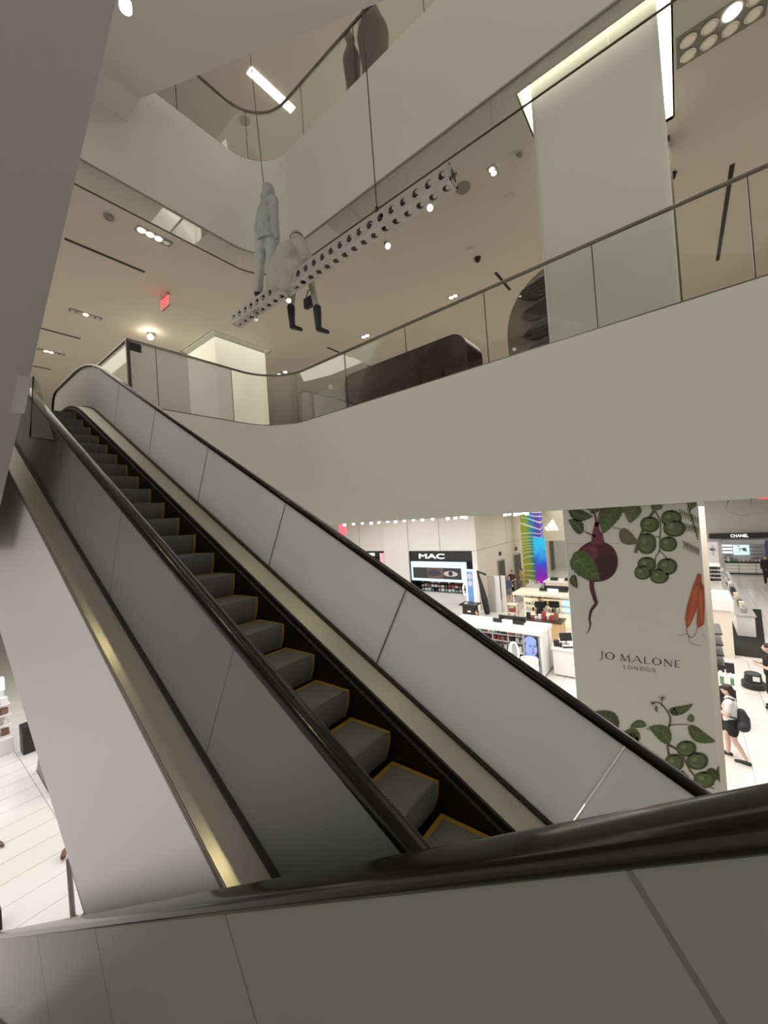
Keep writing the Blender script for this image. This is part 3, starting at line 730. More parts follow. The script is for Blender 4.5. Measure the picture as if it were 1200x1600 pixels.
def disc(px, py, r, m, lab, cat, Z=C2, dome=False, h=.02):
    c = PZ(px, py, Z); mb = MB()
    if dome: mb.lathe(c, [(r*1.25, 0), (r*1.25, -.02), (r, -.03), (r*.95, -.07), (r*.6, -.11), (r*.1, -.125)])
    else: mb.lathe(c, [(r, 0), (r, -h), (r*.9, -h*1.3), (r*.05, -h*1.35)])
    return tag(obj('ceiling_speaker' if cat == 'speaker' else 'dome_camera' if cat == 'camera' else 'smoke_detector', mb, m, smooth=True), lab, cat)
SPK = mat('speaker_grille', (.30, .28, .25), .8)
disc(723, 293, .15, SPK, 'round grey ceiling speaker beside the end of the hanging beam', 'speaker')
disc(746, 403, .07, BLK, 'small black dome camera on the ceiling left of the white column', 'camera', dome=True)
disc(1050, 272, .065, BLK, 'small black dome camera right of the white column', 'camera', dome=True)
disc(734, 388, .07, CEIL, 'small pale smoke detector just above the left dome camera', 'smoke detector', h=.05)
disc(812, 240, .045, GREY, 'small dark sensor on the ceiling left of the white column top', 'smoke detector', h=.04)
disc(801, 243, .06, CEIL, 'pale smoke detector left of the white column top', 'smoke detector', h=.04)
disc(170, 338, .09, SPK, 'round detector on the ceiling above the long black slot vent', 'smoke detector', h=.04)
disc(796, 307, .09, CEIL, 'pale round disc on the ceiling beside the white column', 'smoke detector', h=.02)
# exit sign
c = PZ(258, 460, C2); r_ = empty('exit_sign', c, 'red lit EXIT sign hanging from the ceiling above the escalator', 'exit sign')
obj('mount', MB().box(c.x-.1, c.x+.1, c.y-.03, c.y+.03, C2-.05, C2), LACQ, r_)
obj('panel', MB().box(c.x-.24, c.x+.24, c.y-.025, c.y+.025, C2-.38, C2-.05), mat('exit_panel', (.35, .16, .15), .4, emit=(1, .10, .10), es=.06), r_)
obj('lettering', text_mb('EXIT', (c.x, c.y-.03, C2-.215), (1, 0, 0), (0, 0, 1), .22, .008, fit=.40), EM_RED, r_)
# furniture behind the railing
MAR = mat('dark_maroon_lacquer', (.045, .016, .018), .22, noise=(3, .1))
x0, x1 = PY(545, 620, 6.75).x, PY(735, 560, 6.75).x; zt = 3.36
pts = []
for k in range(9): a = PI/2*k/8; pts.append((x1-.3+.3*math.sin(a), 6.6, zt-.3+.3*math.cos(a)))
pts += [(x1, 6.6, F2), (x0, 6.6, F2)]
for k in range(9): a = PI/2*k/8; pts.append((x0+.22-.22*math.cos(a), 6.6, zt-.22+.22*math.sin(a)))
tag(obj('service_counter', MB().prism(pts, (0, .75, 0)), MAR, bevel=.02), 'glossy dark maroon counter with rounded ends behind the glass railing', 'counter')
bx = [PY(px, py, 6.9) for px, py in ((490, 612), (543, 640))]
tag(obj('display_plinth', MB().box(bx[0].x, bx[1].x-.05, 6.9, 7.4, F2, 3.32), mat('plinth_grey', (.36, .36, .33), .5), bevel=.01), 'pale grey display plinth left of the maroon counter behind the railing', 'plinth')
p0 = PY(524, 607, 7.2)
r_ = empty('display_shoe', (p0.x, 7.15, 3.32), 'pale shoe on the grey plinth behind the railing', 'shoe')
c = MB(); c.chain(((p0.x-.12, 7.15, 3.38), .055), ((p0.x+.02, 7.15, 3.37), .05), ((p0.x+.16, 7.15, 3.355), .034)); c.cap((p0.x-.12, 7.15, 3.40), (p0.x-.13, 7.15, 3.50), .05, .05)
obj('upper', c, LACQ, r_, remesh=.012); obj('sole', MB().box(p0.x-.18, p0.x+.20, 7.10, 7.20, 3.32, 3.335), BLK, r_)
# person behind the counter (head and shoulders show)
def head_parts(root, hd, fwd, skin, hair, hr=1.0, cap=None):
    pass
FABG = mat('grey_coat_cloth', (.16, .15, .14), .85)
pc = Vector((PY(574, 585, 7.8).x, 7.8, F2))
r_ = empty('person', pc, 'person with grey hair in dark coat behind the maroon counter', 'person')
b = MB(); q = lambda x, y, z: pc+Vector((x, y, z))
b.chain((q(-.09, 0, .85), .08), (q(-.09, 0, .45), .055), (q(-.09, 0, .07), .042)); b.chain((q(.09, 0, .85), .08), (q(.09, 0, .45), .055), (q(.09, 0, .07), .042))
for s_ in (-.09, .09): b.cap(q(s_, 0, .04), q(s_, -.15, .03), .035, .03)
b.chain((q(0, 0, .9), .13), (q(0, 0, 1.15), .12), (q(0, 0, 1.30), .11), (q(0, 0, 1.42), .05)); b.ball(q(0, -.01, 1.52), .072, .088, .108); b.cap(q(0, -.09, 1.52), q(0, -.105, 1.50), .012, .014)
for s_ in (-1, 1):
    b.ball(q(s_*.075, 0, 1.52), .012, .02, .03); b.chain((q(s_*.17, 0, 1.28), .05), (q(s_*.22, -.02, 1.02), .042), (q(s_*.16, -.20, .92), .03)); b.ball(q(s_*.14, -.26, .93), .035, .04, .02)
    for k in range(4): b.cap(q(s_*.14+(k-1.5)*.015, -.29, .93), q(s_*.13+(k-1.5)*.016, -.36, .92), .008, .007)
    b.cap(q(s_*.12, -.25, .93), q(s_*.09, -.30, .93), .009, .008)
obj('body', b, SKIN2, r_, remesh=.012)
b = MB(); b.chain((q(0, 0, .75), .17), (q(0, 0, 1.1), .16), (q(0, 0, 1.30), .14)); b.cap(q(-.14, 0, 1.29), q(.14, 0, 1.29), .085)
for s_ in (-1, 1): b.chain((q(s_*.17, 0, 1.28), .075), (q(s_*.22, -.02, 1.02), .065), (q(s_*.17, -.16, .93), .05))
obj('coat', b, FABG, r_, remesh=.016)
obj('hair', MB().ball(q(0, .02, 1.555), .085, .09, .095), mat('grey_hair', (.16, .14, .12), .7), r_, smooth=True)
# round brown display board with three dark pods beside the column
DY = 8.62
dx0, dzt = PY(789, 490, DY).x, PY(850, 412, DY).z
rad = 1.25; dc = Vector((dx0+rad, DY, dzt-rad))
r_ = empty('display_board', (dc.x, DY, F2), 'round-topped brown display board beside the white column holding three dark pods', 'display board')
BR = mat('brown_board', (.20, .16, .125), .6)
pts = [(dc.x-rad, DY+.05, F2)]+[(dc.x-rad*math.cos(PI*k/24), DY+.05, dc.z+rad*math.sin(PI*k/24)) for k in range(25)]+[(dc.x+rad, DY+.05, F2)]
obj('board', MB().prism(pts, (0, .08, 0)), BR, r_)
POD = mat('dark_pod', (.045, .04, .032), .45, noise=(8, .3), bump=(10, .6))
for k, (px, py) in enumerate(((834, 455), (838, 487), (842, 517), (846, 545))):
    c = PY(px, py, DY-.06); b = MB()
    for j in range(5):
        rot = Matrix.Rotation(math.radians(-12+j*6), 3, 'Y'); b.ball(c+Vector((.16, .02*j-.05, .14-.07*j)), .52-.04*abs(j-2), .07, .075, rot=rot)
    obj('pod', b, POD, r_, smooth=True)
# dark panel right of the column
tag(obj('dark_panel', MB().box(.205, .25, 8.9, 9.25, F2, PY(1037, 212, 9).z), BRONZE), 'tall narrow dark panel standing right of the white column', 'panel')
# small sign on the glass near the landing
a, b_ = PX(203, 533, XL), PX(222, 551, XL)
tag(obj('glass_sign', MB().box(XL-.03, XL-.024, a.y, b_.y, b_.z, a.z), BLK), 'small black sign in the top corner of the glass by the landing', 'sign')
# third floor: lit fixture, speaker, two dark figures behind the glass
def f3():
    c = PZ(425, 142, C3)
    r_ = empty('ceiling_light', c, 'bright row of ceiling lamps above the third-floor railing', 'ceiling light')
    d = (PZ(468, 178, C3)-PZ(410, 124, C3)); n = 5
    obj('housing', MB().obox((c+d*0)+Vector((0, 0, -.008)), .26, 1.5, .014, math.atan2(-d.x, d.y)), mat('lamp_housing_bright', (.7, .68, .62), .5, emit=(1, .95, .85), es=2.5), r_)
    u = d.normalized()
    for i in range(4): q = c+u*(i-1.5)*.34; obj('lamp', MB().lathe(q+Vector((0, 0, -.02)), [(.11, .004), (.11, -.01), (.02, -.012)], 16), EM_SPOT, r_)
    disc(382, 188, .17, SPK, 'round grey ceiling speaker of the third floor', 'speaker', Z=C3)
    for lab, X, h in (('dark draped figure, thinner of two behind the third-floor glass', PY(547, 125, 6.4).x, 1.75), ('dark draped figure, broader of two behind the third-floor glass', PY(580, 85, 6.4).x, 1.95)):
        r2 = empty('draped_mannequin', (X, 6.5, F3), lab, 'mannequin'); w = .2 if lab.find('thinner') > 0 else .34
        b = MB(); b.chain(((X, 6.5, F3+.05), w*.9), ((X, 6.5, F3+.6), w*.8), ((X, 6.5, F3+1.2), w), ((X, 6.5, F3+h-.3), w*.55)); b.ball((X, 6.5, F3+h-.1), .10, .11, .13)
        b.bm.verts.ensure_lookup_table()
        for v in b.bm.verts: v.co.z = max(v.co.z, F3)
        obj('robe', b, mat('brown_cloth', (.10, .08, .065), .9, bump=(6, .8)), r2, remesh=.03)
        obj('head', MB().ball((X, 6.46, F3+h-.08), .095, .11, .13), mat('mannequin_dark', (.16, .14, .12), .6), r2, smooth=True)
f3()
# little lamp seen on the edge of the overhead escalator
c = PY(196, 9, 1.35); zc = 3.78-T*c.x
r_ = empty('ceiling_light', (c.x, 1.35, c.z), 'small bright lamp at the very top left beside the grey underside', 'ceiling light')
obj('lamp', MB().cyl((c.x, 1.35, c.z-.03), (c.x, 1.35, c.z+.03), .045), EM_SPOT, r_)
obj('bracket', MB().cyl((c.x, 1.35, c.z+.03), (c.x, 1.35, 3.78-T*c.x+.02), .01), ALU, r_)

for k, (lx, ly, lab) in enumerate(((-.6, 1.5, 'lower'), (-2.9, 2.2, 'middle'), (-5.0, 1.5, 'upper'))):  # lamps added under the soffit to put highlights on the brushed decks
    z_ = 3.78-T*lx
    r_ = empty('added_downlight', (lx, ly, z_-.05), 'small warm lamp added on the escalator underside for deck highlights, %s one of three' % lab, 'added_downlight')
    obj('body', MB().cyl((lx, ly, z_-.04), (lx, ly, z_+.03), .05), ALU, r_)
    obj('lens', MB().cyl((lx, ly, z_-.046), (lx, ly, z_-.04), .042), EM_SPOT, r_)
    l = bpy.data.lights.new('added_downlight_beam', 'SPOT'); l.energy = 75; l.color = (1, .86, .45); l.spot_size = math.radians(75); l.spot_blend = .6; l.shadow_soft_size = .05
    lo = bpy.data.objects.new('added_downlight_beam', l); COL.objects.link(lo); lo.location = (lx, ly, z_-.08)
# ================================================================== GROUND FLOOR SHOP
BACKM = 38.3
def rgb(name, c, r=.5, **k): return mat(name, c, r, **k)
MW = 21.0
# --- left back wall with the black make-up shop, door wall, far wall
mb = MB().box(-30, -9.65, MW, MW+.25, -2.32, C1)
mb.box(-16.45, -14.42, MW-.12, MW+.25, G, C1).box(-30, -19.7, MW, MW+.25, G, -2.32).box(-9.95, -9.65, MW, MW+.25, G, -2.32)
for jx_ in (-18.7, -12.05): pass
o = struct(obj('wall_back_left', mb, WALLG), 'pale panelled shop wall above the black make-up shop', 'wall')
for jx_ in (-18.72, -12.07): obj('panel_joint', MB().box(jx_-.02, jx_+.02, MW-.006, MW, -2.3, C1), GREY, o)
obj('panel_joint', MB().box(-30, -9.7, MW-.006, MW, -2.33, -2.30), GREY, o)
DWX = -9.65
o = struct(obj('wall_door_side', MB().box(DWX-.25, DWX, MW+.25, BACKM, G, C1), WALLC), 'cream shop wall with dark doors', 'wall')
obj('panel_joint', MB().box(DWX, DWX+.006, MW, BACKM, -2.33, -2.30), GREY, o); obj('panel_joint', MB().box(DWX, DWX+.006, 25.9, 25.95, -2.3, C1), GREY, o)
DOORM = rgb('door_grey_brown', (.085, .075, .065), .45)
for k, (ya, yb, zt_) in enumerate(((24.0, 25.1, -3.36), (27.0, 28.3, -3.36), (33.0, 34.2, -3.4), (36.2, 37.5, -3.2))):
    d = struct(obj('door_%d' % (k+1), MB().box(DWX, DWX+.05, ya, yb, G, zt_), DOORM), None)
    obj('frame', MB().box(DWX, DWX+.07, ya-.07, ya, G, zt_+.07).box(DWX, DWX+.07, yb, yb+.07, G, zt_+.07).box(DWX, DWX+.07, ya, yb, zt_, zt_+.07), rgb('door_frame', (.35, .32, .27)), d)
    obj('door_handle', MB().cyl((DWX+.05, ya+.12, G+1.0), (DWX+.12, ya+.12, G+1.0), .02), ALU, d)
for k, (y_, nm) in enumerate(((24.55, 'small black sign above the first dark door'), (27.65, 'small black sign above the second dark door'))):
    tag(obj('door_sign', MB().box(DWX, DWX+.03, y_-.2, y_+.2, -3.02, -2.78), BLK), nm, 'sign')
struct(obj('wall_far', MB().box(DWX-.25, 16, BACKM, BACKM+.2, G, C1), WALLG), 'pale far wall of the shop', 'wall')
struct(obj('wall_far_left', MB().box(-40.1, -40, -14, 44, G, C1), WALLG))
struct(obj('wall_right_ground', MB().box(15.9, 16, -14, 44, G, C1), WALLG))
# --- three white bars logo on the door wall
LY = 33.0
lx0, lx1 = PY(838, 818, LY).x, PY(884, 818, LY).x
struct(obj('wall_bulkhead', MB().box(DWX, lx1, LY, LY+.3, PY(860, 845, LY).z, C1), WALLC), 'cream bulkhead wall carrying the white three-bar logo', 'wall')
la, lb = PY(853, 829, LY), PY(873, 809, LY)
r_ = empty('wall_logo', ((la.x+lb.x)/2, LY-.03, la.z), 'white slanted three-bar logo high on the cream wall', 'logo')
lw_, lh_ = lb.x-la.x, lb.z-la.z
for k in range(3):
    h_ = lh_*(.34+.27*k); x0 = la.x+lw_*(.04+.33*k); s_ = h_*.42; bw = lw_*.2
    obj('bar', MB().prism([(x0, LY-.05, la.z), (x0+bw, LY-.05, la.z), (x0+bw-s_, LY-.05, la.z+h_), (x0-s_+bw*.15, LY-.05, la.z+h_*.80)], (0, .045, 0)), EM_S, r_)
# --- wave column with violet screen
wx0, wx1 = PY(816, 860, 27).x, PY(846, 860, 27).x
r_ = empty('printed_pillar', ((wx0+wx1)/2, 27.3, G), 'pillar wrapped in a yellow-green rainbow wave print beside the dark doors', 'pillar')
obj('shaft', MB().box(wx0, wx1, 27, 27.7, G, C1), WRAP, r_)
sx0, sx1 = PY(836, 880, 26.6).x, PY(854, 880, 26.6).x
tag(obj('video_screen', MB().box(sx0, sx1, 26.55, 26.68, G, PY(845, 840, 26.6).z), SCREEN), 'tall violet and blue video screen in front of the wave-printed pillar', 'screen')

# --- black make-up shop
r_ = empty('shop_front', (-12.0, MW+.7, G), 'black recessed make-up shop front with white MAC sign', 'shop front')
obj('back_panel', MB().box(-14.42, -9.95, MW+1.5, MW+1.55, G, -2.33), BLK, r_)
obj('side_panel', MB().box(-14.42, -14.36, MW, MW+1.5, G, -2.33), BLK, r_); obj('side_panel', MB().box(-10.0, -9.95, MW, MW+1.5, G, -2.33), BLK, r_)
obj('sign_band', MB().box(-14.36, -10.0, MW+.05, MW+.12, -2.95, -2.33), BLK, r_)
obj('lettering', text_mb('MAC', (-12.75, MW+.03, -2.66), (1, 0, 0), (0, 0, 1), .30, .04, fit=1.85), rgb('sign_white', (1, 1, 1), emit=(1, 1, 1), es=2.2), r_)
obj('base_cabinet', MB().box(-14.3, -10.1, MW+.55, MW+1.5, G, -5.0), rgb('pale_counter', (.62, .60, .60), .4), r_)
for z_ in (-4.45, -4.72, -4.97): obj('shelf', MB().box(-14.3, -10.1, MW+.45, MW+1.5, z_-.03, z_), BLK, r_)
r_ = empty('illuminated_sign', (-12.15, MW-.3, -3.55), 'pale blue illuminated panel with a close-up of eyes above the make-up shelves', 'light panel')
BLUEP = rgb('pale_blue_lit', (.4, .55, .62), emit=(.50, .68, .76), es=.75)
obj('frame', MB().box(-14.1, -10.25, MW-.35, MW-.2, -4.17, -2.96), BLUEP, r_)
obj('picture', MB().box(-13.95, -10.55, MW-.37, MW-.35, -4.0, -3.32), rgb('picture_dark', (.03, .03, .035), .4), r_)
obj('face_picture', MB().box(-12.9, -11.75, MW-.376, MW-.37, -4.0, -3.32), rgb('face_brown', (.11, .065, .06), .5, noise=(2, .3)), r_)
for ex, op in ((-12.4, 0), (-11.25, 1)):
    mb = MB(); mb.prism([(ex+.48*math.cos(a), MW-.383, -3.68+.19*math.sin(a)*(1 if math.sin(a) > 0 else .8)) for a in np.linspace(0, 2*PI, 17)[:-1]], (0, .005, 0))
    e_ = obj('eye_picture', mb, rgb('eye_white', (.42, .42, .46), .5) if op else rgb('eye_shadow', (.03, .03, .06), .5), r_)
    if op: obj('iris', MB().cyl((ex, MW-.388, -3.65), (ex, MW-.383, -3.65), .15), rgb('iris_dark', (.02, .02, .03)), e_)
    obj('brow_picture', MB().prism([(ex-.42, MW-.383, -3.55), (ex, MW-.383, -3.44), (ex+.42, MW-.383, -3.50), (ex, MW-.383, -3.40)], (0, .004, 0)), BLK, r_)
obj('caption_strip', MB().box(-13.3, -11.1, MW-.36, MW-.35, -3.17, -3.08), rgb('caption_white', (1, 1, 1), emit=(1, 1, 1), es=1.1), r_)
r_ = empty('light_box', (-9.95, MW-.5, G), 'tall narrow lit advertising box at the right end of the make-up shop', 'light box')
obj('case', MB().box(-10.22, -9.68, MW-.5, MW-.38, G, -3.36), EM_S, r_)
obj('picture', MB().box(-10.14, -9.76, MW-.51, MW-.5, -5.3, -3.46), rgb('blue_ad_picture', (.1, .2, .4), emit=(.14, .30, .62), es=.5, noise=(2.2, .9)), r_)
for zz in (-3.75, -4.15): obj('portrait', MB().ball((-9.95, MW-.512, zz), .13, .004, .17), rgb('ad_face', (.45, .38, .5), emit=(.5, .42, .6), es=.4), r_)
# ring light and stand, black draped stand, banners
def ring(name, c, rx, rz, lab, tube_r=.035, yaw=0, stand=None):
    r_ = empty(name, c, lab, 'ring light'); pts = [Vector(c)+Vector((rx*math.cos(a)*math.cos(yaw), rx*math.cos(a)*math.sin(yaw), rz*math.sin(a))) for a in np.linspace(0, 2*PI, 33)]
    obj('light_ring', MB().tube(pts, tube_r, 8), EM_S, r_)
    if stand is not None: obj('stand', MB().cyl((c[0], c[1], stand), (c[0], c[1], c[2]-rz), .015).cyl((c[0], c[1], stand), (c[0], c[1], stand+.02), .10), LACQ, r_)
    return r_
r_ = empty('display_stand', (-9.6, 19.6, G), 'black square display stand in front of the make-up shop', 'display stand')
obj('body', MB().box(-9.95, -9.3, 19.3, 19.9, G, -5.15), BLK, r_); obj('top', MB().box(-10.1, -9.15, 19.2, 20.0, -5.15, -5.08), BLK, r_); obj('emblem', MB().ball((-9.55, 19.295, -5.45), .11, .004, .05), LACQ, r_)
c = PY(726.5, 921, 19.5); ring('ring_light', (c.x, 19.5, c.z), .11, .31, 'oval white ring light on the black stand by the make-up shop', .035, stand=-5.08)
r_ = empty('draped_stand', (-9.2, 20.4, G), 'black draped stand between the lit advertising box and the silver banners', 'stand')
c = MB(); c.chain(((-9.42, 20.4, -3.4), .05), ((-9.25, 20.4, -4.2), .12), ((-9.1, 20.4, -5.0), .18), ((-9.0, 20.4, -5.7), .16)); c.cap((-9.42, 20.4, -3.42), (-8.95, 20.4, -3.58), .05, .07)
obj('cloth', c, BLK, r_, remesh=.03)
for k, (pa, pb, lab) in enumerate(((760, 767, 'darker'), (769, 777, 'brighter'), (778, 784, 'narrow'))):
    a = PY(pa, 902, 20.9-k*.0); b_ = PY(pb, 952, 20.9)
    tag(obj('banner_stand', MB().box(a.x+.02, a.x+.4-.06*k, 20.9+.15*k, 20.96+.15*k, G, -3.75), [rgb('banner_taupe', (.32, .29, .26)), rgb('banner_silver', (.7, .7, .72), .35), rgb('banner_white', (.62, .60, .57))][k], bevel=.01), '%s tall banner stand left of the first dark door' % lab, 'banner')
# second dark shop at far left
r_ = empty('shop_front', (-18, MW+.5, G), 'dark shop front with a small lit sign behind the handrail', 'shop front')
obj('back_panel', MB().box(-19.7, -16.45, MW+1.2, MW+1.25, G, -2.33), rgb('dark_shelf_back', (.05, .05, .055)), r_)
obj('sign_band', MB().box(-19.7, -17.0, MW+.02, MW+.1, -2.75, -2.33), BLK, r_)
obj('lettering', text_mb('LABS', (-17.75, MW, -2.55), (1, 0, 0), (0, 0, 1), .2, .03, fit=.75), EM_S, r_)
obj('picture', MB().box(-16.85, -16.5, MW-.1, MW-.05, -4.5, -2.45), rgb('pink_ad', (.7, .35, .42), emit=(.8, .4, .5), es=.35, noise=(2, .4)), r_)
obj('shelf', MB().box(-19.7, -17.0, MW+.5, MW+1.2, -3.2, -3.15), CREAM, r_); obj('shelf', MB().box(-19.7, -17.0, MW+.5, MW+1.2, -4.0, -3.95), CREAM, r_)
a, b_ = PY(529, 815, 18), PY(541, 836, 18)
tag(obj('hanging_banner', MB().box(a.x, b_.x, 18, 18.05, b_.z, C1-.06), rgb('red_pink_banner', (.75, .12, .18), .6)), 'small red hanging banner far behind the handrail', 'banner')
# ceiling spots showing just under the slab edge
k = 0
for px in (538, 552, 566, 580, 592, 606, 618, 632, 646, 660, 676, 700, 712, 722, 728, 790, 797, 806, 812, 818, 824):
    Y_ = 16.5+(k*37 % 11)*.35; x_ = PY(px, 815, Y_).x; k += 1
    if px == 538: lab0 = 'small bright spotlight in a row below the ground-floor ceiling'
    o = MB().lathe((x_, Y_, C1-.02), [(.03, .02), (.03, -.08), (.075, -.10), (.085, -.22), (.06, -.235)], 12)
    tag(obj('ceiling_spotlight', o, EM_W), 'small bright spotlight in a row just under the slab edge above the make-up shop', 'spotlight', 'spotlights under the ground-floor ceiling')

# --- helpers for goods
PAL = [rgb('pack_white', (.75, .73, .72)), rgb('pack_black', (.02, .02, .022)), rgb('pack_red', (.35, .05, .05)), rgb('pack_brown', (.22, .11, .07)), rgb('pack_pink', (.65, .38, .40)),
       rgb('pack_grey', (.35, .35, .37)), rgb('pack_cyan', (.35, .62, .68)), rgb('pack_gold', (.5, .34, .14), .35), rgb('pack_cream', (.7, .6, .45)), rgb('pack_green', (.12, .25, .12))]
def goods(p0, p1, n, pal, label, group, h=(.10, .22), w=.6, name='cosmetics_pack', bottle=.3):
    p0, p1 = Vector(p0), Vector(p1); L = (p1-p0).length; u = (p1-p0)/L; cell = L/n
    for i in range(n):
        c = p0+u*(cell*(i+.5)); hh = random.uniform(*h); ww = cell*w*random.uniform(.75, 1.1); m_ = PAL[random.choice(pal)]
        if random.random() < bottle:
            r = min(ww/2, hh*.35); o = obj('cosmetics_bottle', MB().lathe(c+Vector((0, 0, .003)), [(r*.9, 0), (r, .01), (r, hh*.6), (r*.4, hh*.72), (r*.4, hh), (r*.02, hh)], 12), m_, smooth=True)
        else: o = obj(name, MB().obox(c+Vector((0, 0, hh/2+.003)), ww, min(.16, ww), hh, math.atan2(u.y, u.x)), m_, bevel=.006)
        tag(o, label, 'cosmetics', group)
for z_, pal, g_ in ((-4.45, [0, 0, 2, 3, 1, 4], 'top'), (-4.72, [0, 2, 3, 4, 5], 'middle'), (-4.97, [0, 5, 5, 6], 'lower')):
    goods((-14.0, MW+.62, z_), (-10.3, MW+.62, z_), 15, pal, 'small pack on the %s black shelf of the make-up shop' % g_, 'packs on the %s make-up shelf' % g_, (.10, .2), .8, bottle=.15)

# --- white canopy counter
AX0, AX1, AY0, AY1, AZ = -7.45, -4.02, 13.35, 14.55, -4.24
r_ = empty('display_counter', ((AX0+AX1)/2, (AY0+AY1)/2, G), 'white canopy display counter with a blue portrait poster at its right end', 'display counter')
obj('canopy', MB().box(AX0-.05, AX1+.05, AY0-.05, AY1, AZ-.12, AZ), LACQ, r_, bevel=.015)
obj('side_panel', MB().box(AX1-.06, AX1, AY0, AY1, G+.08, AZ-.12), LACQ, r_); obj('side_panel', MB().box(AX0, AX0+.06, AY0, AY1, G+.08, AZ-.12), LACQ, r_)
obj('back_panel', MB().box(AX0, AX1, AY1-.4, AY1-.36, G+.08, AZ-.12), rgb('grey_back_panel', (.45, .46, .47)), r_)
obj('plinth', MB().box(AX0, AX1, AY0+.05, AY1, G, G+.08), GREY, r_)
obj('light_strip', MB().box(AX0+.1, AX1-.75, AY1-.42, AY1-.40, AZ-.28, AZ-.14), EM_C, r_)
for z_ in (-4.62, -4.86, -5.1, -5.4): obj('shelf', MB().box(AX0+.06, AX1-.66, AY0+.1+(0 if z_ < -5 else .35), AY1-.4, z_-.03, z_), LACQ, r_)
for xx in (-6.55, -5.95, -5.35): obj('divider', MB().box(xx-.015, xx+.015, AY0+.45, AY1-.4, -5.1, AZ-.12), LACQ, r_)
obj('front_panel', MB().box(AX0+.06, AX1-.66, AY0+.1, AY0+.14, G+.08, -5.42), BLK, r_)
ps = obj('poster_panel', MB().box(AX1-.66, AX1-.06, AY0+.02, AY0+.08, G+.08, AZ-.12), rgb('poster_frame_grey', (.34, .34, .35), .4), r_)
obj('poster', MB().box(AX1-.58, AX1-.13, AY0+.005, AY0+.02, -5.42, -4.42), rgb('poster_black', (.015, .015, .02), .35), r_)
pc_ = (AX1-.36, AY0+.0, -4.86)
c = MB()
for (dx, dz, rx, rz) in ((.02, .03, .17, .26), (-.02, .28, .20, .16), (-.12, -.05, .09, .3), (.03, -.34, .19, .16), (.0, -.2, .10, .14)): c.ball((pc_[0]+dx, AY0+.004, pc_[2]+dz), rx, .004, rz)
f_ = obj('portrait', c, rgb('portrait_blue', (.20, .27, .60), emit=(.20, .28, .62), es=.5), ps)
c = MB()
for (dx, dz, rx, rz) in ((-.03, .09, .045, .014), (.11, .09, .045, .014), (-.03, .135, .055, .012), (.11, .135, .055, .012), (.055, .0, .015, .05)): c.ball((pc_[0]+dx, AY0-.001, pc_[2]+dz), rx, .003, rz, n=6)
obj('features', c, rgb('portrait_dark', (.03, .03, .12)), ps)
obj('lips', MB().ball((pc_[0]+.05, AY0-.002, pc_[2]-.10), .06, .003, .022, n=6), rgb('lips_red', (.5, .02, .05)), ps)
for z_, pal, g_ in ((-4.62, [0, 0, 3, 2, 6, 1], 'upper'), (-4.86, [0, 3, 1, 4, 2, 0], 'second'), (-5.1, [1, 1, 3, 5, 0], 'third'), (-5.4, [1, 5, 2, 1], 'lowest')):
    yy = AY0+.55 if z_ > -5 else AY0+.3
    goods((AX0+.2, yy, z_), (AX1-.75, yy, z_), 14, pal, 'small pack on the %s shelf of the white canopy counter' % g_, 'packs on the %s white counter shelf' % g_, (.09, .18), .75, bottle=.2)
def top_sign(x0, x1, y, z, lab):
    r_ = empty('counter_sign', ((x0+x1)/2, y, z), lab, 'sign')
    obj('board', MB().box(x0, x1, y, y+.05, z+.06, z+.26), BLK, r_); obj('foot', MB().box(x0-.2, x0+.15, y-.1, y-.02, z, z+.14), BLK, r_); obj('foot', MB().box(x1-.45, x1-.05, y-.1, y-.02, z, z+.14), BLK, r_)
    obj('light_strip', MB().box(x0+.15, x1-.45, y-.06, y-.03, z+.02, z+.12), EM_S, r_)
top_sign(-5.75, -4.75, 14.05, AZ, 'black sign board on top of the white canopy counter')
c = PY(803, 1020, 13.05); ring('ring_mirror', (c.x, 13.05, c.z), .15, .36, 'oval white ring-lit mirror in front of the white canopy counter', .028, yaw=.5, stand=G)
obj('mirror_disc', MB().ball((c.x, 13.055, c.z), .13, .02, .34), rgb('mirror_grey', (.45, .47, .48), .1, metal=.8), bpy.data.objects['ring_mirror'])
cc = PZ(833, 1058, G)
r_ = empty('tub_chair', (cc.x, 13.0, G), 'white tub chair in front of the white canopy counter', 'chair')
x_ = cc.x-.0
obj('seat', MB().lathe((x_, 13.0, G+.30), [(.28, 0), (.30, .04), (.30, .12), (.26, .16), (.02, .165)], 20), LACQ, r_, smooth=True)
mb = MB(); rings = []
for k in range(13):
    a = PI*(.05+.9*k/12); rings.append([(x_+r__*math.cos(a), 13.0+r__*math.sin(a), z_) for r__, z_ in ((.31, G+.36), (.31, G+.74), (.26, G+.74), (.26, G+.36))])
obj('backrest', mb.loft(rings), LACQ, r_, bevel=.02)
obj('pedestal', MB().cyl((x_, 13, G+.02), (x_, 13, G+.30), .03), ALU, r_); obj('base', MB().cyl((x_, 13, G), (x_, 13, G+.025), .22, n=24), ALU, r_)
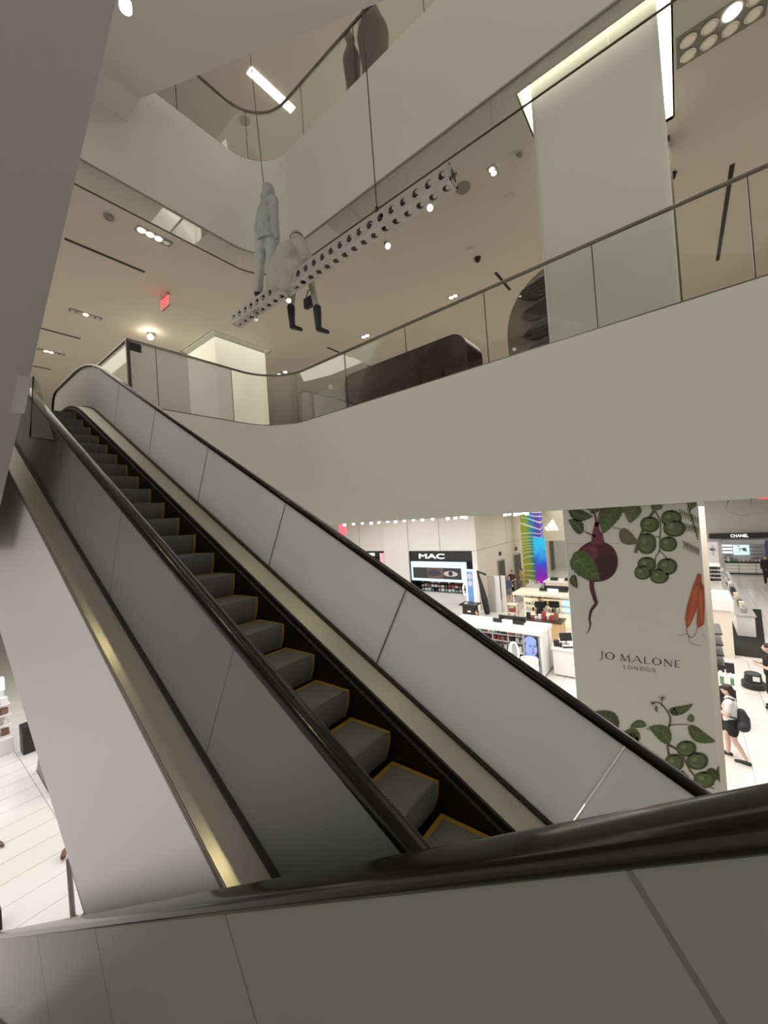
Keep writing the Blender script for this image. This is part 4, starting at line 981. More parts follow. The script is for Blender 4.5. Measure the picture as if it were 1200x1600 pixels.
# --- till desk
r_ = empty('till_desk', (-3.45, 14.3, G), 'white till desk with open shelves beside the white canopy counter', 'desk')
obj('body', MB().box(-3.82, -3.2, 13.8, 14.95, G+.05, -4.9), LACQ, r_, bevel=.01); obj('plinth', MB().box(-3.8, -3.18, 13.85, 14.9, G, G+.05), GREY, r_); obj('top', MB().box(-3.86, -3.05, 13.75, 15.0, -4.9, -4.86), LACQ, r_)
obj('side_panel', MB().box(-3.2, -3.06, 13.8, 13.84, G+.05, -4.9), LACQ, r_)
for z_ in (-5.1, -5.35, -5.6): obj('shelf', MB().box(-3.2, -3.06, 13.84, 14.95, z_, z_+.02), BLK, r_)
r_ = empty('monitor', (-3.5, 14.35, -4.86), 'black till monitor on the white desk', 'monitor')
obj('screen', MB().obox((-3.5, 14.35, -4.60), .40, .03, .27, .5, -.2), BLK, r_); obj('stand', MB().cyl((-3.5, 14.37, -4.86), (-3.5, 14.37, -4.7), .025), GREY, r_); obj('base', MB().box(-3.6, -3.4, 14.28, 14.46, -4.86, -4.845), GREY, r_)
tag(obj('keyboard', MB().obox((-3.35, 14.05, -4.85), .38, .15, .018, .5), BLK, bevel=.005), 'black keyboard in front of the till monitor', 'keyboard')
tag(obj('receipt_printer', MB().box(-3.82, -3.66, 13.98, 14.16, -4.86, -4.66), BLK, bevel=.02), 'small black receipt printer at the left end of the till desk', 'printer')
tag(obj('card_reader', MB().box(-3.62, -3.56, 13.95, 14.1, -4.86, -4.72), BLK, bevel=.01), 'small black card reader between printer and monitor', 'card reader')
# --- lit island with oak base behind
BX_0, BX_1, BY_0, BY_1, BZ_ = -6.7, -3.9, 18.2, 19.6, -4.03
r_ = empty('island_counter', (-5.3, 19.0, G), 'lit cream island counter with glass shelves behind the white canopy counter', 'display counter')
obj('canopy', MB().box(BX_0, BX_1, BY_0, BY_1, BZ_-.1, BZ_), CREAM, r_); obj('back_panel', MB().box(BX_0+.1, BX_1, BY_1-.1, BY_1-.05, G, BZ_-.1), rgb('warm_lit_panel', (.8, .7, .5), emit=(1, .88, .62), es=.55), r_)
for xx in (BX_0+.03, BX_1-.1): obj('post', MB().box(xx, xx+.05, BY_0+.03, BY_0+.08, G, BZ_-.1), CREAM, r_)
obj('light_panel', MB().box(-4.75, -4.25, BY_1-.14, BY_1-.10, -5.2, BZ_-.15), EM_C, r_)
for z_ in (-4.4, -4.75, -5.05): obj('shelf', MB().box(BX_0+.1, BX_1-.1, BY_1-.5, BY_1-.1, z_-.02, z_), LACQ, r_)
for z_, g_ in ((-4.4, 'upper'), (-4.75, 'middle'), (-5.05, 'lower')): goods((BX_0+.25, BY_1-.38, z_), (-4.8, BY_1-.38, z_), 11, [0, 8, 7, 1, 8, 0], 'small pack on the %s shelf of the lit cream island' % g_, 'packs on the %s island shelf' % g_, (.1, .24), .7)
r_ = empty('oak_counter', (-5.2, 17.6, G), 'light oak counter with dark top in front of the lit cream island', 'counter')
obj('body', MB().box(-5.9, -4.35, 17.2, 17.95, G, -5.0), WOOD, r_); obj('top', MB().box(-5.95, -4.3, 17.15, 18.0, -5.0, -4.95), rgb('dark_brown_top', (.05, .03, .025), .3), r_)
goods((-5.85, 17.5, -4.95), (-4.5, 17.5, -4.95), 8, [3, 8, 2, 0, 1], 'box or palette on the dark top of the light oak counter', 'goods on the oak counter', (.06, .34), .9, bottle=.1)
r_ = empty('shelf_tower', (-6.6, 18.0, G), 'low open brown shelf tower at the left end of the lit island', 'shelf')
for xx in (-6.85, -6.4): obj('upright', MB().box(xx, xx+.03, 17.75, 18.1, G, -4.5), CREAM, r_)
for z_ in (-5.7, -5.3, -4.9, -4.52): obj('shelf', MB().box(-6.85, -6.37, 17.75, 18.1, z_, z_+.03), CREAM, r_)
for z_, g_ in ((-5.67, 'bottom'), (-5.27, 'middle'), (-4.87, 'top')): goods((-6.78, 17.9, z_), (-6.42, 17.9, z_), 3, [3, 7, 8, 2], 'gold or brown pack on the %s board of the low brown shelf tower' % g_, 'packs on the %s tower board' % g_, (.14, .26), .8)
top_sign(-5.45, -4.35, 19.1, BZ_, 'black sign board on top of the lit cream island')
r_ = empty('till_monitor', (-5.0, 18.6, -4.75), 'black monitor inside the lit cream island', 'monitor')
obj('screen', MB().obox((-4.95, 18.7, -4.55), .42, .03, .3, .2), BLK, r_); obj('stand', MB().cyl((-4.95, 18.72, -5.05), (-4.95, 18.72, -4.65), .03), BLK, r_)
# cream cabinet with portrait further back
r_ = empty('cream_cabinet', (-6.0, 24.4, G), 'cream cabinet with a small portrait poster behind the lit island', 'cabinet')
obj('body', MB().box(-6.75, -5.1, 24, 25, G, -4.55), CREAM, r_); obj('top', MB().box(-6.85, -5.0, 23.9, 25.1, -4.55, -4.47), LACQ, r_); obj('poster', MB().box(-6.2, -5.6, 23.97, 24, -5.2, -4.68), rgb('pale_pink_poster', (.7, .62, .62)), r_)
obj('portrait', MB().ball((-5.9, 23.965, -4.96), .13, .004, .2), SKIN2, r_); obj('portrait_hair', MB().ball((-5.95, 23.968, -4.86), .17, .003, .15), HAIR, r_)
for xx in (-6.55, -5.75): tag(obj('table_lamp' if 0 else 'black_case', MB().box(xx, xx+.4, 24.3, 24.6, -4.47, -4.3), BLK, bevel=.03), 'black case on top of the cream cabinet, %s one' % ('left' if xx < -6 else 'right'), 'case')
goods((-7.9, 24.5, G+1.0), (-7.2, 24.5, G+1.0), 4, [0, 5, 4], 'pale pack on the small grey cabinet before the violet screen', 'packs before the violet screen', (.12, .3))
tag(obj('grey_cabinet', MB().box(-8.0, -7.1, 24.2, 24.9, G, G+1.0), rgb('pale_grey_cabinet', (.6, .58, .57))), 'small pale grey cabinet before the violet screen', 'cabinet')

# --- right-hand aisle
r_ = empty('shelf_unit', (.3, 9.3, G), 'tall white shelf unit standing directly behind the printed column', 'shelf unit')
obj('panel', MB().box(-.6, .315, 9.05, 9.15, G, C1), rgb('dull_cream_panel', (.52, .475, .40), .6), r_)
obj('side_panel', MB().box(.27, .315, 9.15, 9.9, G, -2.9), LACQ, r_)
for py in (988.5, 1005.5, 1021.5, 1037.5): z_ = PY(1122, py, 9.3).z; obj('shelf', MB().box(.315, .43, 9.2, 9.9, z_-.012, z_+.012), BLK, r_)
r_ = empty('white_cabinet', (.6, 18.5, G), 'tall cream cabinet with bright white top right of the printed column', 'cabinet')
obj('body', MB().box(-.4, 1.12, 18, 19.6, G, -4.12), CREAM, r_); obj('top', MB().box(-.45, 1.2, 17.9, 19.7, -4.12, -3.72), LACQ, r_, bevel=.02)
r_ = empty('book_shelf', (1.2, 24.5, G), 'white shelf with rows of black packs above the cream cabinet', 'shelf')
x0_, x1_ = PY(1108, 900, 24).x, PY(1127, 900, 24).x
obj('back_panel', MB().box(x0_-.5, x1_, 24.5, 24.55, G, PY(1110, 882, 24).z), LACQ, r_)
for py in (885, 891, 897, 903, 909):
    z_ = PY(1118, py, 24).z; obj('shelf', MB().box(x0_-.3, x1_, 24.05, 24.5, z_-.015, z_+.0), LACQ, r_)
    if py > 888: goods((x0_+.02, 24.25, z_), (x1_, 24.25, z_), 5, [1], 'black pack on the white shelf by the framed poster', 'black packs on the white shelf', (.10, .13), .95, bottle=0)
a, b_ = PY(1104, 847, 33), PY(1123, 870, 33)
r_ = empty('framed_poster', ((a.x+b_.x)/2, 33, b_.z), 'white framed poster with a small dark square, left of the black-signed shop', 'poster')
obj('frame', MB().box(a.x, b_.x, 33, 33.06, b_.z-.5, a.z), LACQ, r_); obj('picture', MB().box(a.x+.22, b_.x-.22, 32.98, 33, b_.z+.1, a.z-.25), rgb('poster_grey', (.5, .5, .54)), r_); obj('mark', MB().box(a.x+.38, b_.x-.42, 32.96, 32.98, b_.z+.55, a.z-.55), rgb('poster_mark', (.12, .12, .14)), r_)
obj('post', MB().box(a.x+.3, a.x+.36, 33.01, 33.05, G, b_.z-.5), ALU, r_)
r_ = empty('low_counter', (1.9, 27, G), 'long low glass-topped counter of small goods running along the aisle', 'counter')
obj('body', MB().box(1.45, 2.0, 21, 32.5, G, -4.98), LACQ, r_); obj('top', MB().box(1.42, 2.05, 20.95, 32.5, -4.98, -4.94), rgb('counter_glass_grey', (.45, .43, .42), .15), r_)
goods((1.72, 21.2, -4.94), (1.72, 32.3, -4.94), 20, [0, 5, 8, 1, 5, 3], 'small bottle or pack on the long low aisle counter', 'goods on the long aisle counter', (.16, .34), .55, bottle=.6)
# far shop with black sign
CY = 38.0
r_ = empty('shop_front', (3.4, CY, G), 'far white shop front with black sign band reading CHANEL', 'shop front')
obj('sign_band', MB().box(1.45, 7, CY-.25, CY, -3.30, -2.92), BLK, r_)
c = PY(1155, 834, CY-.27); obj('lettering', text_mb('CHANEL', (c.x, CY-.27, -3.11), (1, 0, 0), (0, 0, 1), .22, .03, fit=.95), EM_S, r_)
obj('back_panel', MB().box(1.45, 7, CY+.1, CY+.2, G, -3.3), rgb('pale_silver_panel', (.6, .6, .64), .4), r_)
obj('canopy', MB().box(2.15, 4.45, CY-.15, CY+.1, -3.75, -3.42), rgb('silver_canopy', (.42, .42, .46), .3, metal=.6), r_)
for z_ in (-3.95, -4.2, -4.45, -4.7): obj('shelf', MB().box(2.15, 2.72, CY-.2, CY+.1, z_-.03, z_), GREY, r_); obj('shelf', MB().box(3.66, 4.3, CY-.2, CY+.1, z_-.03, z_), GREY, r_)
for z_ in (-3.8, -4.05, -4.3): obj('light_strip', MB().box(2.17, 2.70, CY+.05, CY+.09, z_-.1, z_), EM_S, r_)
r2 = obj('picture', MB().box(2.75, 3.62, CY-.1, CY-.05, -4.52, -3.80), rgb('pale_mint_picture', (.6, .8, .78), emit=(.62, .86, .84), es=.75), r_)
c = MB()
for (dx, dz, rx, rz) in ((-.05, .05, .06, .04), (.03, .04, .06, .025), (-.05, -.1, .012, .14), (.2, 0, .12, .13), (.28, -.1, .06, .06), (-.1, .22, .08, .03)): c.ball((3.15+dx, CY-.105, -4.12+dz), rx, .003, rz, n=6)
obj('flower', c, rgb('picture_ink', (.18, .28, .34)), r2)
obj('counter', MB().box(2.2, 6.5, CY-1.0, CY-.3, G, -4.98), LACQ, r_); obj('counter_top', MB().box(2.2, 6.5, CY-1.05, CY-.3, -5.0, -4.93), BLK, r_)
for z_ in (-5.2, -5.42, -5.64): obj('drawer_gap', MB().box(2.2, 6.5, CY-1.01, CY-1.0, z_-.015, z_+.015), GREY, r_)
for xx in (2.9, 3.8, 4.7): obj('drawer_gap', MB().box(xx-.015, xx+.015, CY-1.01, CY-1.0, G+.12, -5.05), GREY, r_)
obj('plinth', MB().box(2.2, 6.5, CY-1.02, CY-.4, G, G+.10), BLK, r_)
goods((2.3, CY-.7, -4.93), (5.6, CY-.7, -4.93), 16, [8, 0, 9, 8, 5], 'small pack along the black counter top of the far white shop', 'packs on the far shop counter', (.12, .32), .7, bottle=.4)
a, b_ = PY(1194, 846, CY), PY(1215, 872, CY)
tag(obj('wall_panel', MB().box(a.x, b_.x, CY-.2, CY-.1, b_.z, a.z), rgb('violet_panel', (.10, .09, .32))), 'violet wall panel at the right edge of the far white shop', 'panel')
a = PY(1192, 778, 30)
tag(obj('exit_light', MB().box(a.x-.18, a.x+.18, 30, 30.06, C1-.36, C1-.16).cyl((a.x, 30.03, C1-.16), (a.x, 30.03, C1), .02), EM_RED), 'small red exit light under the ceiling at far right', 'exit sign')
wp = [PY(x, y, 12) for x, y in ((1141, 774), (1136, 787), (1134, 795), (1138, 800), (1147, 801), (1156, 805), (1166, 805), (1172, 800), (1174, 790), (1173, 774))]
sm = []
for k in range(len(wp)-1):
    for t in (0, .33, .66): sm.append(wp[k].lerp(wp[k+1], t))
tag(obj('loose_cable', MB().tube(sm+[wp[-1]], .007, 6), BRONZE), 'thin loose cable loop hanging below the ceiling at right', 'cable')
# dark mat, black table, bin
m4 = [PZ(x, y, G) for x, y in ((1139, 951), (1188, 951), (1198, 1029), (1149, 1025))]
mx0, mx1, my0, my1 = (m4[0].x+m4[3].x)/2+.02, (m4[1].x+m4[2].x)/2, (m4[2].y+m4[3].y)/2, (m4[0].y+m4[1].y)/2
tag(obj('floor_mat', MB().prism([(m4[3].x, my0, G), (m4[2].x, my0, G), (m4[1].x, my1, G), (m4[0].x, my1, G)], (0, 0, .012)), rgb('dark_mat', (.014, .012, .011), .9, noise=(30, .3))), 'large black mat lying on the tiled floor at right', 'mat')
r_ = empty('low_table', (.62, 12.6, G), 'black display table of goods behind the woman in the cap', 'table')
obj('body', MB().box(.25, .74, 12.4, 13.3, G, -4.72), BLK, r_, bevel=.02); obj('top', MB().box(.2, .80, 12.3, 13.4, -4.72, -4.68), LACQ, r_); obj('back_panel', MB().box(.22, .80, 13.3, 13.36, -4.68, -4.42), BLK, r_)
goods((.36, 12.5, -4.68), (.74, 12.5, -4.68), 4, [0, 9, 0, 9], 'green or white pack on the black table behind the woman', 'goods on the black table', (.10, .2), .8)
goods((.36, 12.9, -4.68), (.74, 12.9, -4.68), 4, [0, 0, 9], 'green or white pack on the black table behind the woman', 'goods on the black table', (.10, .22), .8)
bc = PZ(1179, 1077, G); r_ = empty('step_stool', (bc.x, bc.y+.1, G), 'black round step stool on the tiled floor behind the woman', 'stool')
obj('body', MB().lathe((bc.x, bc.y+.15, G), [(.26, 0), (.26, .03), (.235, .05), (.19, .36), (.19, .41), (.16, .43), (.02, .43)], 24), BLK, r_, smooth=True); obj('base', MB().lathe((bc.x, bc.y+.15, G+.001), [(.275, 0), (.275, .16), (.25, .18)], 24), BLK, r_, smooth=True)
obj('label', MB().obox((bc.x+.05, bc.y-.055, G+.32), .15, .01, .13, 0, -.12), LACQ, r_)

# --- people
def person(base, yaw, lab, cloth, H=1.68, skin=SKIN, hair=HAIR, stride=.0, arms='down', top='tee', bottom='shorts', cap=False, bag=None, hairlen=.0, vox=.012, shoe=BLK, seated=False, lean=0.0, shade=None):
    """a figure facing +x before the yaw turn; lengths scale with height"""
    s = H/1.70; base = Vector(base); Rz = Matrix.Rotation(yaw, 3, 'Z')
    r_ = empty('person', base, lab, 'person')
    def q(x, y, z): return base+Rz @ Vector(((x+lean*max(0, z-.9))*s, y*s, z*s))
    b = MB(); hipz = .88
    legs = []
    for sy, st in ((-1, stride), (1, -stride)):
        hip_, kn, an = (0, .085*sy, hipz), (st*.45+.04, .09*sy, .48), (st*1.0-.05, .09*sy, .085+ (.05 if st < -.1 else 0))
        toe = (an[0]+.17, .095*sy, .035); legs.append((hip_, kn, an, toe))
        b.chain((q(*hip_), .09*s), (q(*[(h_*.5+k_*.5) for h_, k_ in zip(hip_, kn)]), .075*s), (q(*kn), .055*s), (q(kn[0]*.6+an[0]*.4-.012, kn[1], kn[2]*.6+an[2]*.4), .052*s), (q(*an), .036*s))
        b.chain((q(an[0]-.03, an[1], .045), .036*s), (q(an[0]+.08, an[1], .045), .036*s), (q(*toe), .028*s))
    b.chain((q(0, 0, .90), .125*s), (q(.01, 0, 1.08), .115*s), (q(.01, 0, 1.28), .115*s), (q(0, 0, 1.40), .07*s), (q(.015, 0, 1.47), .05*s)); b.cap(q(0, -.13, 1.35), q(0, .13, 1.35), .065*s)
    hd = q(.04, 0, 1.58); b.ball(hd, .088*s, .072*s, .112*s, rot=Rz); b.ball(q(.06, 0, 1.54), .07*s, .055*s, .08*s, rot=Rz)
    b.cap(q(.12, 0, 1.585), q(.147, 0, 1.555), .012*s, .016*s); b.cap(q(.118, -.02, 1.515), q(.118, .02, 1.515), .012*s); b.cap(q(.12, -.03, 1.605), q(.12, .03, 1.605), .012*s)
    for sy in (-1, 1): b.ball(q(.03, sy*.075, 1.57), .022*s, .010*s, .032*s, rot=Rz)
    hands = []; el_ = []
    for sy in (-1, 1):
        sh = (0, .17*sy, 1.36)
        if arms == 'hold' or (arms == 'hold1' and sy < 0): el, ha = (.02, .22*sy, 1.09), (.24, .10*sy, 1.12)
        elif arms == 'front': el, ha = (.06, .24*sy, 1.12), (.30, .08*sy, 1.05)
        else: el, ha = (-.02+.06*sy*(1 if stride else 0), .215*sy, 1.10), (.06+.12*sy*(1 if stride else 0), .21*sy, .86)
        b.chain((q(*sh), .055*s), (q(*el), .042*s), (q(*[(e_*.5+h_*.5) for e_, h_ in zip(el, ha)]), .037*s), (q(*ha), .026*s))
        d = (Vector(ha)-Vector(el)).normalized(); hc = Vector(ha)+d*.05; side = Vector((0, 0, 1)) if abs(d.z) < .6 else Vector((1, 0, 0))
        b.ball(q(*hc), .030*s, .024*s, .042*s if abs(d.z) > .6 else .036*s, rot=Rz)
        curl = Vector((0, -sy, 0))*.25
        for k in range(4):
            o_ = side*(k-1.5)*.018; L_f = (.065, .075, .072, .058)[k]
            p1 = hc+d*.035+o_; p2 = p1+(d+curl).normalized()*L_f*.55; p3 = p2+(d+curl*3).normalized()*L_f*.45; b.chain((q(*p1), .009*s), (q(*p2), .0085*s), (q(*p3), .007*s))
        p1 = hc+side*.025-d*.01; p2 = p1+(side*.5+d*.6+Vector((0, -sy, 0))*.4).normalized()*.055; b.chain((q(*p1), .011*s), (q(*p2), .009*s))
        hands.append(q(*hc)); el_.append((sh, el, ha))
    obj('body', b, skin, r_, remesh=vox)
    # top
    c = MB(); c.chain((q(0, 0, .94), .145*s), (q(.01, 0, 1.10), .14*s), (q(.01, 0, 1.27), .14*s), (q(0, 0, 1.385), .095*s)); c.cap(q(.0, -.12, 1.345), q(.0, .12, 1.345), .088*s); c.cap(q(.01, -.05, .95), q(.01, .05, .95), .135*s)
    for sh, el, ha in el_:
        e2 = el if top == 'long' else tuple(a_*.4+b__*.6 for a_, b__ in zip(sh, el))
        c.chain((q(*sh), .078*s), (q(*e2), .068*s))
        if top == 'long': c.chain((q(*el), .06*s), (q(*[a_*.15+b__*.85 for a_, b__ in zip(el, ha)]), .048*s))
    obj('shirt', c, cloth[0], r_, remesh=vox*1.3)
    c = MB(); c.cap(q(0, -.06, .93), q(0, .06, .93), .13*s)
    for hip_, kn, an, toe in legs:
        if bottom == 'shorts': m_ = tuple(a_*.45+b__*.55 for a_, b__ in zip(hip_, kn)); c.chain((q(*hip_), .115*s), (q(*m_), .10*s))
        else: c.chain((q(*hip_), .11*s), (q(*kn), .08*s), (q(an[0], an[1], .10), .065*s))
    obj(bottom, c, cloth[1], r_, remesh=vox*1.3)
    for hip_, kn, an, toe in legs:
        c = MB(); c.chain((q(an[0]-.04, an[1], .05), .047*s), (q(an[0]+.08, an[1], .052), .046*s), (q(toe[0]+.01, toe[1], .04), .036*s))
        sh_ = obj('shoe', c, shoe, r_, remesh=vox)
        obj('sole', MB().prism([q(an[0]-.085+.28*k/1, an[1]+w_, .004) for k, w_ in ((0, -.035), (.7, -.05), (1, -.02), (1, .02), (.7, .05), (0, .035))], (0, 0, .02)), LACQ if shoe is not BLK or cap else BLK, sh_)
    c = MB(); c.ball(q(.02, 0, 1.61), .098*s, .083*s, .095*s, rot=Rz); c.ball(q(-.03, 0, 1.56), .06*s, .075*s, .09*s, rot=Rz)
    if hairlen: c.chain((q(-.06, 0, 1.58), .05*s), (q(-.09, 0, 1.58-hairlen), .03*s))
    obj('hair', c, hair, r_, remesh=vox)
    if cap:
        c = MB(); c.ball(q(.03, 0, 1.635), .108*s, .09*s, .082*s, rot=Rz); c.chain((q(.10, -.03, 1.63), .03*s), (q(.17, -.02, 1.615), .018*s)); c.chain((q(.10, .03, 1.63), .03*s), (q(.17, .02, 1.615), .018*s)); c.cap(q(.17, -.03, 1.615), q(.17, .03, 1.615), .014*s)
        obj('cap', c, BLK, r_, remesh=vox*.9)
    return r_, q, hands, s
TEE = rgb('white_tee', (.80, .78, .77), .85, bump=(20, .3)); BLKC = rgb('black_cloth', (.012, .012, .014), .85); BLUEC = rgb('blue_cloth', (.07, .10, .17), .85); GREYC = rgb('grey_cloth', (.17, .17, .18), .85); YELC = rgb('yellow_cloth', (.5, .42, .12), .85)
# woman in white T-shirt and cap, walking left past the printed column
wb = PZ(1148, 1187, G)
r_, q, hands, s_ = person((wb.x, wb.y, G), PI*.93, 'woman in white T-shirt, black cap and black shorts walking past the printed column', (TEE, BLKC), H=1.62, skin=SKIN2, stride=.17, arms='hold', bottom='shorts', cap=True, hairlen=.12, vox=.009)
r_['label'] = 'person in white T-shirt, black cap and black shorts walking beside the printed column'
r2 = empty('backpack', q(-.2, 0, .9), 'black backpack on the person in the white T-shirt', 'backpack')
c = MB(); c.chain((q(-.20, 0, .84), .12), (q(-.205, 0, 1.0), .115), (q(-.18, 0, 1.14), .08)); c.cap(q(-.2, -.09, .86), q(-.2, .09, .86), .11)
obj('pack', c, rgb('charcoal_bag', (.03, .03, .035), .7), r2, remesh=.014)
for sy in (-1, 1):
    obj('strap', MB().tube([q(-.10, .11*sy, 1.42), q(0, .12*sy, 1.445), q(.09, .12*sy, 1.39), q(.15, .125*sy, 1.28), q(.14, .14*sy, 1.14), q(.05, .16*sy, 1.04), q(-.12, .13*sy, 1.02)], .016, 6), BLKC, r2)
c = MB(); c.cap(q(.19, .02, .98), q(.20, .05, .90), .055, .05)
tag(obj('pouch', c, rgb('pink_pouch', (.5, .12, .18), .6), remesh=.01), 'small pink pouch hanging at the waist of the person in the white T-shirt', 'pouch')
c = hands[0].lerp(hands[1], .5)+Vector((-.05, 0, .01))
tag(obj('smartphone', MB().obox(c, .02, .085, .15, .2, 0, .9), BLK, bevel=.006), 'dark phone held by the person in the white T-shirt', 'phone')
# man with blue shirt near the first dark door
mbp = PZ(797, 945, G)
r_, q, hands, s_ = person((mbp.x, mbp.y, G), PI*.35, 'person in blue shirt and grey shorts standing near the dark doors', (BLUEC, GREYC), H=1.76, skin=SKIN2, hair=rgb('brown_hair', (.2, .13, .08)), arms='front', bottom='shorts', vox=.014, stride=.06)
c = MB(); c.chain((q(.30, -.06, .85), .10), (q(.30, -.06, 1.1), .09)); o = tag(obj('shoulder_bag', c, BLKC, remesh=.016), 'black bag carried by the person in the blue shirt', 'bag')
yp = PZ(829, 921, G); person((yp.x, yp.y-1.6, G), PI*1.3, 'person in yellow shirt in front of the wave-printed pillar', (YELC, rgb('beige_cloth', (.3, .24, .16))), H=1.72, arms='down', bottom='trousers', vox=.016)
dp = PZ(812, 921, G); person((dp.x+.35, dp.y-2.3, G), PI*1.5, 'person in dark shirt by the second dark door', (rgb('maroon_cloth', (.06, .025, .025)), rgb('khaki_cloth', (.2, .16, .11))), H=1.74, arms='front', bottom='trousers', vox=.016)
person((-5.55, 18.55, G), -PI*.5, 'person in black behind the light oak counter', (BLKC, BLKC), H=1.62, arms='down', bottom='trousers', hairlen=.2, vox=.016)
person((-7.2, 15.3, G), -PI*.5, 'person in black behind the left end of the white canopy counter', (BLKC, BLKC), H=1.58, arms='down', bottom='trousers', hairlen=.2, vox=.016)
kp = PZ(1196, 911, G); person((kp.x+.1, kp.y, G), -PI*.6, 'person all in black near the far white shop', (BLKC, BLKC), H=1.75, top='long', bottom='trousers', vox=.016, hairlen=.1)
rp = PZ(1200, 1106, G)
r_, q, hands, s_ = person((rp.x+.12, rp.y, G), PI*.95, 'person in black at the right edge holding papers', (BLKC, BLKC), H=1.74, skin=SKIN2, arms='hold', bottom='trousers', vox=.011, shoe=BLK, hairlen=.1)
c = hands[0].lerp(hands[1], .5)+Vector((-.10, 0, .03)); tag(obj('paper_sheet', MB().obox(c, .30, .20, .006, .1, 0, .5), LACQ), 'white papers held by the person at the right edge', 'paper')

# --- floor seen at the lower left
r_ = empty('display_gondola', (-15.6, 1.1, G), 'white display gondola of small packs at the lower left', 'display gondola')
obj('base', MB().box(-16.6, -15.15, -.2, 1.95, G, G+.42), LACQ, r_, bevel=.02); obj('back_panel', MB().box(-16.0, -15.9, -.2, 1.9, G+.42, G+1.75), LACQ, r_)
for z_ in (.42, .72, 1.0, 1.28): obj('shelf', MB().box(-15.9, -15.25-.08*(z_-.4), -.2, 1.95, G+z_, G+z_+.025), LACQ, r_)
obj('header', MB().box(-15.95, -15.7, -.2, 1.9, G+1.62, G+1.95), EM_C, r_)
for z_, g_, pal in ((.445, 'bottom', [4, 5, 0, 3]), (.745, 'second', [5, 5, 0, 2]), (1.025, 'third', [6, 0, 5, 3]), (1.305, 'top', [0, 5, 1])): goods((-15.45, .5, G+z_), (-15.45, 1.92, G+z_), 8, pal, 'small pack on the %s shelf of the lower-left gondola' % g_, 'packs on the %s gondola shelf' % g_, (.1, .22), .8)
tag(obj('bin_box', MB().box(-15.0, -14.6, 2.05, 2.45, G, G+.75), BLK, bevel=.02), 'black square bin right of the lower-left gondola', 'bin')
oc = PZ(66, 1222, G)
r_ = empty('floor_stand', (oc.x, oc.y, G), 'grey slanted floor stand half hidden by the white escalator side', 'stand')
a0, a1 = PZ(57, 1205, G), PZ(80, 1247, G)
obj('panel', MB().prism([a0, a1, a1+Vector((-.1, .1, .42)), a0+Vector((-.1, .1, .55))], (.05, .25, 0)), rgb('stand_grey', (.2, .19, .19), .4, metal=.3), r_)
obj('foot', MB().prism([a0, a1, a1+Vector((.1, .25, 0)), a0+Vector((.1, .25, 0))], (0, 0, .03)), BLK, r_)
def shoe(c, yaw, lab, col):
    r_ = empty('shoe', c, lab, 'shoe'); Rz = Matrix.Rotation(yaw, 3, 'Z'); c = Vector(c); q = lambda x, y, z: c+Rz @ Vector((x, y, z))
    b = MB(); b.chain((q(-.09, 0, .055), .045), (q(.04, 0, .05), .042), (q(.13, 0, .035), .03)); obj('upper', b, col, r_, remesh=.01)
    obj('sole', MB().prism([q(x_, w_, 0) for x_, w_ in ((-.13, -.03), (.05, -.045), (.15, -.02), (.15, .02), (.05, .045), (-.13, .03))], (0, 0, .015)), LACQ, r_)
shoe(PZ(100, 1338, G), PI*.9, 'brown shoe showing at the edge of the white escalator side', rgb('brown_leather', (.16, .07, .04)))
shoe(PZ(-2, 1322, G), PI*.1, 'brown shoe at the left edge on the tiled floor', rgb('brown_leather2', (.12, .06, .04)))
a = PZ(4, 1452, G); tag(obj('floor_post', MB().box(a.x-.25, a.x-.0, a.y-.12, a.y+.0, G, G+.30), BLK), 'black post foot at the lower left edge', 'post')
r_ = empty('metal_frame', PZ(120, 1433, G), 'thin grey metal frame standing against the foot of the white escalator side', 'frame')
f0, f1, f2 = PZ(114, 1432, G), PZ(124, 1436, G), PZ(134, 1428, G)
obj('upright', MB().cyl(f0, PX(107, 1340, f0.x), .035), rgb('frame_grey', (.22, .21, .22), .4, metal=.4), r_); obj('upright', MB().cyl(f2, PX(110, 1345, f2.x), .02), rgb('frame_grey', (.2, .2, .2)), r_); obj('foot', MB().tube([f0, f1, f2], .03, 8), rgb('frame_grey', (.2, .2, .2)), r_)

# ================================================================== PRINTED COLUMN
KX0, KX1, KY = PY(890, 950, 6.48).x, PY(1108, 1000, 6.48).x, 6.48
root = empty('printed_column', ((KX0+KX1)/2, 7.4, G), 'white column printed with beetroot, green tomatoes, carrots and the words JO MALONE LONDON', 'column')
obj('shaft', MB().box(KX0, KX1, KY, 8.3, G, C1), rgb('column_print_white', (.66, .655, .60), .5), root, bevel=.02)
obj('seam', MB().box(KX0, KX1, KY-.002, KY-.0005, PY(1000, 848.5, KY).z-.004, PY(1000, 848.5, KY).z+.004), rgb('seam_grey', (.52, .51, .47)), root)
def Kp(cx, cy, lay): p = PY(860+cx/3.2, 760+cy/3.2, KY); return Vector((min(max(p.x, KX0+.004), KX1-.004), KY-.002-.0012*lay, min(p.z, C1-.005)))
def flat(mb, pts, lay): 
    P_ = [Kp(x, y, lay) for x, y in pts]
    f = mb.face(P_); return mb
